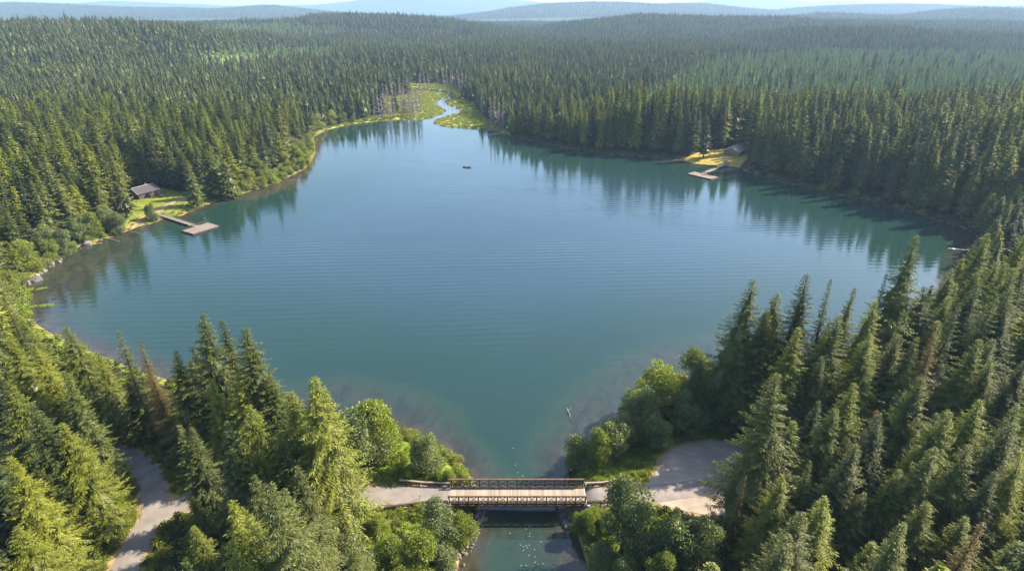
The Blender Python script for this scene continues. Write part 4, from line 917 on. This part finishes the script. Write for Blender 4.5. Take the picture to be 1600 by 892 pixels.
# ------------------------------------------------------------------ docks
def frame_from(p, d):
    ang = math.atan2(d.y, d.x); return ang
def dock(name, label, shore_px, head_px, corners_px, rails, seed):
    a_, b_ = at(*shore_px, .9), at(*head_px, .6); C = [at(u_, v_, .6) for u_, v_ in corners_px]   # corners: along long side A->B, width B->C
    root = empty(name, (a_.x, a_.y, 0), label, 'dock'); o_ = Vector((a_.x, a_.y, 0)); r = random.Random(seed)
    # walkway
    d = (b_ - a_); d.z = 0; L = d.length; d.normalize(); n = Vector((-d.y, d.x, 0)); w = 1.0
    mb = MB(); k = int(L / .3)
    n_w = 1.0 if seed == 1 else 1.35
    for i in range(k):
        c_ = d * (L * (i + .5) / k) + Vector((0, 0, .95 - .35 * i / k)); h_ = d * (L / k / 2 - .012)
        mb.add([c_ + s1 * n * n_w + s2 * h_ + Vector((0, 0, s3)) for s3 in (-.06, 0) for s1, s2 in ((-1,-1),(1,-1),(1,1),(-1,1))], [(3,2,1,0),(4,5,6,7),(0,1,5,4),(1,2,6,5),(2,3,7,6),(3,0,4,7)])
    pl = mb.obj('walkway_planks', M['dockwood'], root); pl['kind'] = 'stuff'
    for s_ in (-1, 1):
        MB().bar(n * s_ * .8 + Vector((0, 0, .78)), n * s_ * .8 + d * L + Vector((0, 0, .44)), .14, .26).obj('beam', M['timber'], root)
        for i in range(7):
            q_ = d * (L * (i + .4) / 7) + n * s_ * 1.05
            if i > 0: MB().tube([q_ + Vector((0, 0, -2.4)), q_ + Vector((0, 0, .9))], .1, 6).obj('pile', M['timber'], root)
            if s_ in rails: MB().box(q_.x - .05, q_.x + .05, q_.y - .05, q_.y + .05, .6, 1.75).obj('post', M['timber'], root)
        if s_ in rails:
            for zz in (1.15, 1.75): MB().bar(n * s_ * 1.05 + d * L * .05 + Vector((0, 0, zz)), n * s_ * 1.05 + d * L * .95 + Vector((0, 0, zz - .1)), .08, .1).obj('hand_rail', M['timber'], root)
    # platform
    A_, B_, C_ = (c_ - o_ for c_ in C[:3]); A_.z = B_.z = C_.z = 0
    e = B_ - A_; LL = e.length; e.normalize(); f_ = Vector((-e.y, e.x, 0)); wd = (C_ - B_).dot(f_)
    mb = MB(); k = int(LL / .3); sg = 1 if wd > 0 else -1
    for i in range(k):
        p0 = A_ + e * (LL * i / k + .012); p1 = A_ + e * (LL * (i + 1) / k - .012)
        mb.add([q_ + Vector((0, 0, zz)) for zz in (.54, .6) for q_ in (p0, p1, p1 + f_ * wd, p0 + f_ * wd)], [(3,2,1,0),(4,5,6,7),(0,1,5,4),(1,2,6,5),(2,3,7,6),(3,0,4,7)])
    pl = mb.obj('platform_planks', M['dockwood'], root); pl['kind'] = 'stuff'
    for t_ in (.04, .5, .96):
        MB().bar(A_ + f_ * wd * t_ + Vector((0, 0, .36)), B_ + f_ * wd * t_ + Vector((0, 0, .22)), .24, .6).obj('beam', M['timber'], root)
    for s_ in (0, 1):
        q_ = (A_ if s_ == 0 else B_); MB().bar(q_ + Vector((0, 0, .38)), q_ + f_ * wd + Vector((0, 0, .2)), .16, .66).obj('end_beam', M['timber'], root)
    for i in range(6):
        for t_ in (-.06, 1.06):
            q_ = A_ + e * LL * (i + .1) / 5.2 + f_ * wd * t_
            MB().tube([q_ + Vector((0, 0, -2.4)), q_ + Vector((0, 0, 1.0 if t_ < 0 else 1.5))], .12, 6).obj('pile', M['timber'], root)
    for zz in (1.05, 1.5): MB().bar(A_ + e * LL * .25 + f_ * wd * 1.03 + Vector((0, 0, zz)), B_ + f_ * wd * 1.03 + Vector((0, 0, zz)), .08, .1).obj('hand_rail', M['timber'], root)
    # bench and ladder
    bq = A_ + e * LL * .5 + f_ * wd * .85; MB().bar(bq - e * .9 + Vector((0, 0, 1.02)), bq + e * .9 + Vector((0, 0, 1.02)), .4, .06).obj('bench', M['plank'], root)
    for q_ in (-.7, .7): z_ = bq + e * q_; MB().box(z_.x - .06, z_.x + .06, z_.y - .06, z_.y + .06, .6, 1.0).obj('bench_leg', M['timber'], root)
    return root
dock('fishing_dock', 'long timber walkway and T platform dock on the left shore below the red cabin', (245.5, 333.5), (312, 355), [(302, 366), (343, 353), (329, 346.5), (288, 359)], (1,), 1)
dock('swimming_dock', 'small pale dock with floating head in front of the pink roofed cabin', (1141, 252.5), (1099, 271.5), [(1074, 271.5), (1111.5, 280), (1118, 275.5), (1083, 267)], (-1,), 2)
# ------------------------------------------------------------------ cabins
def cabin(name, label, x_, y_, rz, L, Wd, hw, hr, wall, roof, porch):
    zg = gz(x_, y_); o = empty(name, (x_, y_, zg), label, 'cabin', rz=rz)
    # ridge along local x
    mb = MB(); a_, b_ = L / 2, Wd / 2
    mb.add([(-a_,-b_,-.4),(a_,-b_,-.4),(a_,b_,-.4),(-a_,b_,-.4),(-a_,-b_,hw),(a_,-b_,hw),(a_,b_,hw),(-a_,b_,hw),(-a_,0,hr-.05),(a_,0,hr-.05)],
           [(0,1,5,4),(2,3,7,6),(1,2,6,9,5),(3,0,4,8,7),(3,2,1,0)]); mb.obj('wall', wall, o)
    for k in range(int((hw) / .28)):           # log courses
        zz = .1 + k * .28
        for s_ in (-1, 1):
            MB().tube([(-a_ - .2, s_ * (b_ + .02), zz), (a_ + .2, s_ * (b_ + .02), zz)], .12, 6).obj('wall_log', wall, o)
            MB().tube([(s_ * (a_ + .02), -b_ - .2, zz + .14), (s_ * (a_ + .02), b_ + .2, zz + .14)], .12, 6).obj('wall_log', wall, o)
    sl = (hr - hw) / b_
    for s_ in (-1, 1):
        ov = .6; yb = s_ * (b_ + ov + (porch if s_ < 0 else 0)); zb = hr - abs(yb) * sl * (.92 if s_ < 0 and porch else 1)
        vs = [(-a_ - .5, 0, hr), (a_ + .5, 0, hr), (a_ + .5, yb, zb), (-a_ - .5, yb, zb)]
        vs = vs + [(p_[0], p_[1], p_[2] + .12) for p_ in vs]
        MB().add(vs, [(0,1,2,3),(7,6,5,4),(0,4,5,1),(1,5,6,2),(2,6,7,3),(3,7,4,0)]).obj('roof', roof, o)
        for k in range(6):                     # roof seams
            t_ = (k + .5) / 6; MB().bar((-a_ - .5, yb * t_, hr + (zb - hr) * t_ + .14), (a_ + .5, yb * t_, hr + (zb - hr) * t_ + .14), .08, .03).obj('roof_batten', roof, o)
        for xx in (-a_ - .52, a_ + .52): MB().bar((xx, 0, hr + .02), (xx, yb, zb + .02), .06, .22).obj('barge_board', M['trim'], o)
    MB().bar((-a_ - .5, 0, hr + .16), (a_ + .5, 0, hr + .16), .3, .06).obj('ridge_cap', M['trim'] , o)
    def win(cx_, cy_, cz, w, h_, nrm):
        tx, ty = (-nrm[1], nrm[0]); f_ = empty_part = MB()
        for q_ in (-1, 1):
            f_.bar((cx_ + tx * q_ * w / 2, cy_ + ty * q_ * w / 2, cz - h_ / 2), (cx_ + tx * q_ * w / 2, cy_ + ty * q_ * w / 2, cz + h_ / 2), .09)
            f_.bar((cx_ - tx * w / 2, cy_ - ty * w / 2, cz + q_ * h_ / 2), (cx_ + tx * w / 2, cy_ + ty * w / 2, cz + q_ * h_ / 2), .085)
        fr = f_.obj('window', M['trim'], o)
        MB().bar((cx_ - tx * w / 2, cy_ - ty * w / 2, cz), (cx_ + tx * w / 2, cy_ + ty * w / 2, cz), .03, h_).obj('pane', M['glass'], fr)
    for xx in (-a_ * .55, a_ * .5): win(xx, -b_ - .17, 1.4, 1.1, .9, (0, -1))
    win(-a_ - .17, -b_ * .1, 1.4, 1.2, .9, (-1, 0)); win(0, b_ + .17, 1.4, 1.2, .8, (0, 1)); win(-a_ - .16, 0, hw + .45, .6, .5, (-1, 0))
    dr = MB().box(-.45, .45, -b_ - .2, -b_ - .1, 0, 2).obj('door', M['timber'], o); MB().box(.28, .36, -b_ - .26, -b_ - .2, .95, 1.05).obj('handle', M['trim'], dr)
    if porch:
        MB().box(-a_, a_, -b_ - porch, -b_ - .15, -.2, .08).obj('porch_deck', M['plank'], o)
        for k in range(4): xx = -a_ + .2 + k * (L - .4) / 3; MB().box(xx - .07, xx + .07, -b_ - porch - .07, -b_ - porch + .07, -.3, hw - .35).obj('porch_post', M['trim'], o)
        MB().bar((-a_ + .2, -b_ - porch, .95), (-.9, -b_ - porch, .95), .06, .1).obj('porch_rail', M['trim'], o); MB().bar((.9, -b_ - porch, .95), (a_ - .2, -b_ - porch, .95), .06, .1).obj('porch_rail', M['trim'], o)
    MB().box(a_ * .4 - .3, a_ * .4 + .3, .4, 1.0, hw, hr + .7).obj('chimney', M['rock'], o)
    return o
q_ = at(226, 304, 2.4); cabin('log_cabin', 'dark red log cabin with grey shingle roof on the left shore lawn', q_.x, q_.y, R(62), 9.5, 7, 2.5, 4.6, M['cabinwall'], M['roof'], 0)
q_ = at(1147, 237, 3.0); cabin('log_cabin', 'brown board cabin with pinkish roof behind the right shore dock', q_.x, q_.y, R(52), 10, 8.5, 2.6, 5.0, M['cabinwall2'], M['roof2'], 0)
# picnic tables on the lawns
def picnic(u_, v_, rz, label):
    p_ = at(u_, v_, 1.3); o = empty('picnic_table', (p_.x, p_.y, gz(p_.x, p_.y)), label, 'table', rz=rz)
    MB().box(-.9, .9, -.38, .38, .7, .76).obj('table_top', M['plank'], o)
    for s_ in (-1, 1):
        MB().box(-.9, .9, s_ * .7 - .13, s_ * .7 + .13, .42, .47).obj('bench_seat', M['plank'], o)
        MB().bar((s_ * .6, -.7, 0), (s_ * .6, .25, .7), .07, .09).bar((s_ * .6, .7, 0), (s_ * .6, -.25, .7), .06, .09).bar((s_ * .6, -.75, .4), (s_ * .6, .75, .4), .05, .08).obj('leg_frame', M['timber'], o)
picnic(1135, 252, .3, 'low wooden picnic table on the golden lawn beside the right dock')
picnic(253, 308, .9, 'wooden picnic table on the shaded lawn beside the red cabin')

# ------------------------------------------------------------------ rowing boat and rower
p_ = at(729.5, 262, 0); bo = empty('rowing_boat', (p_.x, p_.y, 0), 'small dark rowing boat with one rower in the middle of the lake', 'boat', rz=R(-12))
secs = [(-2.3, .42, .32), (-1.6, .62, .22), (0, .72, .15), (1.3, .58, .2), (2.0, .3, .35), (2.4, .04, .55)]
V, F = [], []
for xx, hw_, kz in secs:
    for (yy, zz) in ((-hw_, .48), (-hw_ * .8, .1), (0, kz - .3), (hw_ * .8, .1), (hw_, .48), (hw_ - .05 if hw_ > .1 else .01, .5), (hw_ * .7, .16), (0, kz - .2), (-hw_ * .7, .16), (-hw_ + .05 if hw_ > .1 else -.01, .5)): V.append((xx, yy, zz))
for i in range(len(secs) - 1):
    for k in range(10): F.append((i * 10 + k, (i + 1) * 10 + k, (i + 1) * 10 + (k + 1) % 10, i * 10 + (k + 1) % 10))
F.append(tuple(range(5)) + tuple()); F.append((4, 5, 6, 7, 8, 9, 0))
MB().add(V, F).obj('hull', M['hull'], bo)
MB().box(-.25, .1, -.62, .62, .3, .35).obj('seat', M['dockwood'], bo); MB().box(-1.7, -1.35, -.52, .52, .3, .35).obj('seat', M['dockwood'], bo)
for s_ in (-1, 1):
    ar = MB().tube([(-.35, s_ * .25, .75), (.15, s_ * .72, .6), (.9, s_ * 1.9, .12)], .03, 6).obj('oar', M['dockwood'], bo)
    MB().bar((.9, s_ * 1.9, .12), (1.15, s_ * 2.3, -.02), .16, .03).obj('blade', M['dockwood'], ar)
# rower: one continuous body through a skin modifier
def rower():
    o = empty('person', (p_.x, p_.y, .35), 'rower in a white shirt sitting in the small boat holding oars', 'person', rz=R(-12))
    vs = [(-.1,0,.06),(-.12,0,.3),(-.16,0,.52),(-.16,0,.6),(-.15,0,.7),(-.14,0,.8)]; rad = [.15,.15,.17,.07,.09,.08]; ed = [(0,1),(1,2),(2,3),(3,4),(4,5)]
    for s_ in (-1, 1):
        b_ = len(vs); vs += [(-.16, s_*.19, .5), (-.3, s_*.3, .3), (-.32, s_*.27, .38)]; rad += [.07,.05,.04]; ed += [(2,b_),(b_,b_+1),(b_+1,b_+2)]
        b_ = len(vs); vs += [(-.12, s_*.12, .04), (-.5, s_*.17, .16), (-.85, s_*.15, -.1), (-1.0, s_*.15, -.08)]; rad += [.1,.08,.055,.05]; ed += [(0,b_),(b_,b_+1),(b_+1,b_+2),(b_+2,b_+3)]
    me = bpy.data.meshes.new('body'); me.from_pydata(vs, ed, []); me.materials.append(M['white']); b = mobj('body', me, parent=o)
    md = b.modifiers.new('skin', 'SKIN'); sv_ = me.skin_vertices[0].data
    for i, r_ in enumerate(rad): sv_[i].radius = (r_, r_)
    sv_[0].use_root = True; b.modifiers.new('sub', 'SUBSURF').levels = 1
    hb = bpy.data.meshes.new('head'); mb = MB()
    rings = [(.0,.05),(.04,.085),(.11,.1),(.18,.09),(.22,.05),(.235,.01)]
    mb.tube([(-.15, 0, .68 + a_) for a_, _ in rings], [r_ for _, r_ in rings], 10); mb.bar((-.24,0,.78),(-.27,0,.76),.03).bar((-.15,-.11,.78),(-.15,-.09,.78),.04).bar((-.15,.11,.78),(-.15,.09,.78),.04)
    mb.obj('head', M['skin'], o, True)
    MB().tube([(-.13, 0, .8), (-.13, 0, .86), (-.13, 0, .93)], [.11, .105, .03], 10).obj('hair', M['hair'], o, True)
    for s_ in (-1, 1):
        hd = MB().bar((-.32, s_*.27, .36), (-.36, s_*.25, .43), .08, .035)
        for k in range(4): hd.tube([(-.36 + .0, s_*.25 + (k - 1.5) * .021, .43), (-.385, s_*.25 + (k - 1.5) * .021, .45 + .004 * k), (-.38, s_*.25 + (k - 1.5) * .021, .41)], [.01, .009, .008], 5)
        hd.tube([(-.33, s_*.25 - .045, .38), (-.36, s_*.25 - .06, .41), (-.375, s_*.25 - .04, .425)], [.011, .01, .008], 5); hd.obj('hand', M['skin'], o)
    tr = MB()
    for s_ in (-1, 1): tr.tube([(-.08, s_*.1, .06), (-.5, s_*.17, .17), (-.86, s_*.15, -.06)], [.13, .1, .075], 8)
    tr.obj('trousers', M['trouser'], o, True)
rower()
# ------------------------------------------------------------------ broken float on the right
p_ = at(1497, 390, 0); fl = empty('broken_float', (p_.x, p_.y, 0), 'low broken wooden float of logs with pale boards near the right shore', 'float', rz=R(-16))
for k in range(4): MB().tube([(-3.9 + .3 * k, -.75 + .5 * k, .05), (0, -.72 + .5 * k, .08), (3.6 - .25 * k, -.7 + .5 * k, .04)], [.2, .24, .2], 8).obj('log', M['timber'], fl)
for k, (xx, ww) in enumerate(((-3.2, 1.0), (-2.0, .8), (-.9, .9), (.9, .8), (1.8, .9), (2.6, .7))): MB().box(xx, xx + ww, -.95, -.5 + (k % 3) * .4, .29, .35).obj('board', M['white'] if k % 2 else M['dockwood'], fl)
# fallen logs in the shallows and along banks
LOGS = [((158,372.5),(186,377),.16,'straight drift log lying off the stony left shore'),((205,362),(222,366),.12,'short drift log in the shallows by the left beach'),((1180,262),(1162,268),.2,'dark log lying behind the right dock on the bank'),
        ((1420,322),(1405,330),.2,'reddish fallen log at the foot of the right conifers'),((760,212),(815,207),.25,'long pale drift log off the far right meadow corner'),((1152,258),(1163,253),.2,'pale driftwood log at the landward end of the right dock'),
        ((886,638),(891,652),.1,'pale branchy snag lying in shallows right of mid channel')]
for a_, b_, rr, lb in LOGS:
    A_, B_ = at(*a_, .1), at(*b_, .1); A_.z = max(gz(A_.x, A_.y), 0) + .08; B_.z = max(gz(B_.x, B_.y), 0) + .08
    o = empty('drift_log', (A_.x, A_.y, A_.z), lb, 'log'); d_ = B_ - A_
    MB().tube([(0, 0, 0), tuple(d_ * .5 + Vector((.1, .15, .05))), tuple(d_)], [rr * 1.2, rr, rr * .6], 8).obj('stem', M['deadwood'], o)
    mb = MB(); r = random.Random(lb)
    for k in range(5):
        q_ = d_ * r.uniform(.2, .9); mb.tube([tuple(q_), tuple(q_ + Vector((r.uniform(-1, 1), r.uniform(-1, 1), r.uniform(.2, .6))))], [rr * .4, .02], 5, False)
    mb.obj('branch', M['deadwood'], o)
# ------------------------------------------------------------------ rocks
def rock_mesh(seed):
    r = random.Random(seed); import bmesh
    bm = bmesh.new(); bmesh.ops.create_icosphere(bm, subdivisions=2, radius=.5)
    ax = [Vector((r.uniform(-1, 1), r.uniform(-1, 1), r.uniform(-1, 1))).normalized() for _ in range(9)]
    for v_ in bm.verts:
        for a_ in ax:
            dd_ = v_.co.dot(a_) - .36
            if dd_ > 0: v_.co -= a_ * dd_ * .9
    me = bpy.data.meshes.new('rock'); bm.to_mesh(me); bm.free(); me.materials.append(M['rock']); return me
RM = [rock_mesh(k) for k in range(5)]
def rocks(n, cond_px, z, s0, s1, label, group, seed):
    r = random.Random(seed); P = [at(u_, v_, z) for u_, v_ in cond_px]
    made = []
    for k in range(n):
        i = r.randrange(len(P) - 1); q_ = P[i].lerp(P[i + 1], r.random()); xx, yy = q_.x + r.uniform(-1, 1), q_.y + r.uniform(-1, 1)
        zz = gz(xx, yy); s_ = r.uniform(s0, s1)
        o = mobj('rock', RM[k % 5], loc=(xx, yy, max(zz, -.15) + s_ * .12)); o.rotation_euler = (r.uniform(0, 6), r.uniform(0, 6), r.uniform(0, 6)); o.scale = (s_ * r.uniform(.8, 1.3), s_, s_ * r.uniform(.6, .9)); made.append((-yy if not cond_px[0][0] < 100 else xx, o))
    made.sort(key=lambda q: q[0])
    for k, (_, o) in enumerate(made): tag(o, label + ', ' + NTH[k] + (' down from the bridge' if cond_px[0][0] > 100 else ' from left'), 'rock', group)
rocks(46, [(740,790),(752,802),(745,815),(736,830),(730,850)], .8, .5, 1.4, 'pale riprap rock on the left channel bank', 'rocks on the left channel bank', 1)
rocks(30, [(884,792),(886,808),(893,825)], .8, .5, 1.3, 'pale riprap rock on the right channel bank', 'rocks on the right channel bank', 2)
rocks(16, [(719,892),(724,868),(730,845)], .3, .4, .9, 'small dark rock at lower left water edge', 'rocks along the lower channel edge', 3)
rocks(26, [(45,442),(58,430),(75,416),(98,402),(115,393),(140,380),(170,371)], .4, .6, 1.9, 'grey boulder on the stony left shoreline', 'boulders on the left shore', 4)
for (u_, v_, s_, lb) in ((136, 381, 3.2, 'largest pale boulder, on the left shore beneath willows'), (57, 437, 3.4, 'large tan boulder on the far left shore bend'), (81, 412, 2.0, 'flat grey boulder at the silver shrub, left shore'), (1357, 311, 1.6, 'pale boulder at the foot of the dark right conifers'), (1535, 372, 2.0, 'tan rock in the right cove')):
    q_ = at(u_, v_, .3); o = mobj('boulder', RM[int(u_) % 5], loc=(q_.x, q_.y, max(gz(q_.x, q_.y), 0) + s_ * .12)); o.scale = (s_ * 1.2, s_, s_ * .7); o.rotation_euler = (.3, .2, u_); tag(o, lb, 'rock')
# floating weed mats
for (u0, v0, n, lb) in ((51, 479, 26, 'yellow green weed mat floating off the left shore bend'), (50, 452, 22, 'golden weed patch against the left shore boulders'), (146, 381, 14, 'orange weed strip beside the largest left boulder')):
    r = random.Random(u0); mb = MB(); c_ = at(u0, v0, 0)
    for k in range(n):
        a_ = r.uniform(-1, 1) * (5 if u0 == 51 else 3.5); xx, yy = a_, a_ * .25 + r.uniform(-.8, .8); s_ = r.uniform(.3, .8); K = 9
        ring = [(xx + math.cos(6.283 * q_ / K) * s_ * r.uniform(.8, 1.5), yy + math.sin(6.283 * q_ / K) * s_ * r.uniform(.6, 1), .03) for q_ in range(K)]
        mb.add(ring + [(xx, yy, .06 + .001 * k)], [(q_, (q_ + 1) % K, K) for q_ in range(K)])
    o = mb.obj('floating_weed', M['herb'] if u0 != 146 else M['dirt']); o.location = (c_.x, c_.y, 0); tag(o, lb, 'water weed', kind='stuff')
# small white flecks lying on the channel
fm = MB().add([(math.cos(6.283 * k / 7) * .07, math.sin(6.283 * k / 7) * .055, .02) for k in range(7)] + [(0, 0, .07)], [(k, (k + 1) % 7, 7) for k in range(7)]).mesh('white_fleck', M['white'])
FL = [(822,826),(826,822),(829,820),(828,833),(827,837),(822,852),(818,853),(824,855),(827,851),(818,859),(835,858),(826,867),(836,869),(836,878),(841,881),(848,880),(814,883),(822,883),(813,851),(797,833),(805,726),(809,738),(817,743),(802,700),(845,846)]
for u_, v_ in FL:
    q_ = at(u_, v_, 0); tag(mobj('white_fleck', fm, loc=q_), 'tiny white fleck lying on the channel by the bridge', 'foam', 'white flecks on the channel')
# ------------------------------------------------------------------ haze
m, nt, out = new_mat('haze_air'); pv = nt.nodes.new('ShaderNodeVolumePrincipled'); pv.inputs['Color'].default_value = (.50, .71, 1, 1)
pv.inputs['Density'].default_value = 1.0e-4; pv.inputs['Anisotropy'].default_value = .2
nt.links.new(pv.outputs[0], out.inputs['Volume'])
hz = MB().box(-15500, 15500, -700, 16500, -3.6, 420).mesh('haze', m); tag(mobj('haze', hz), 'pale blue haze lying over the forest and far hills', 'haze', kind='stuff')
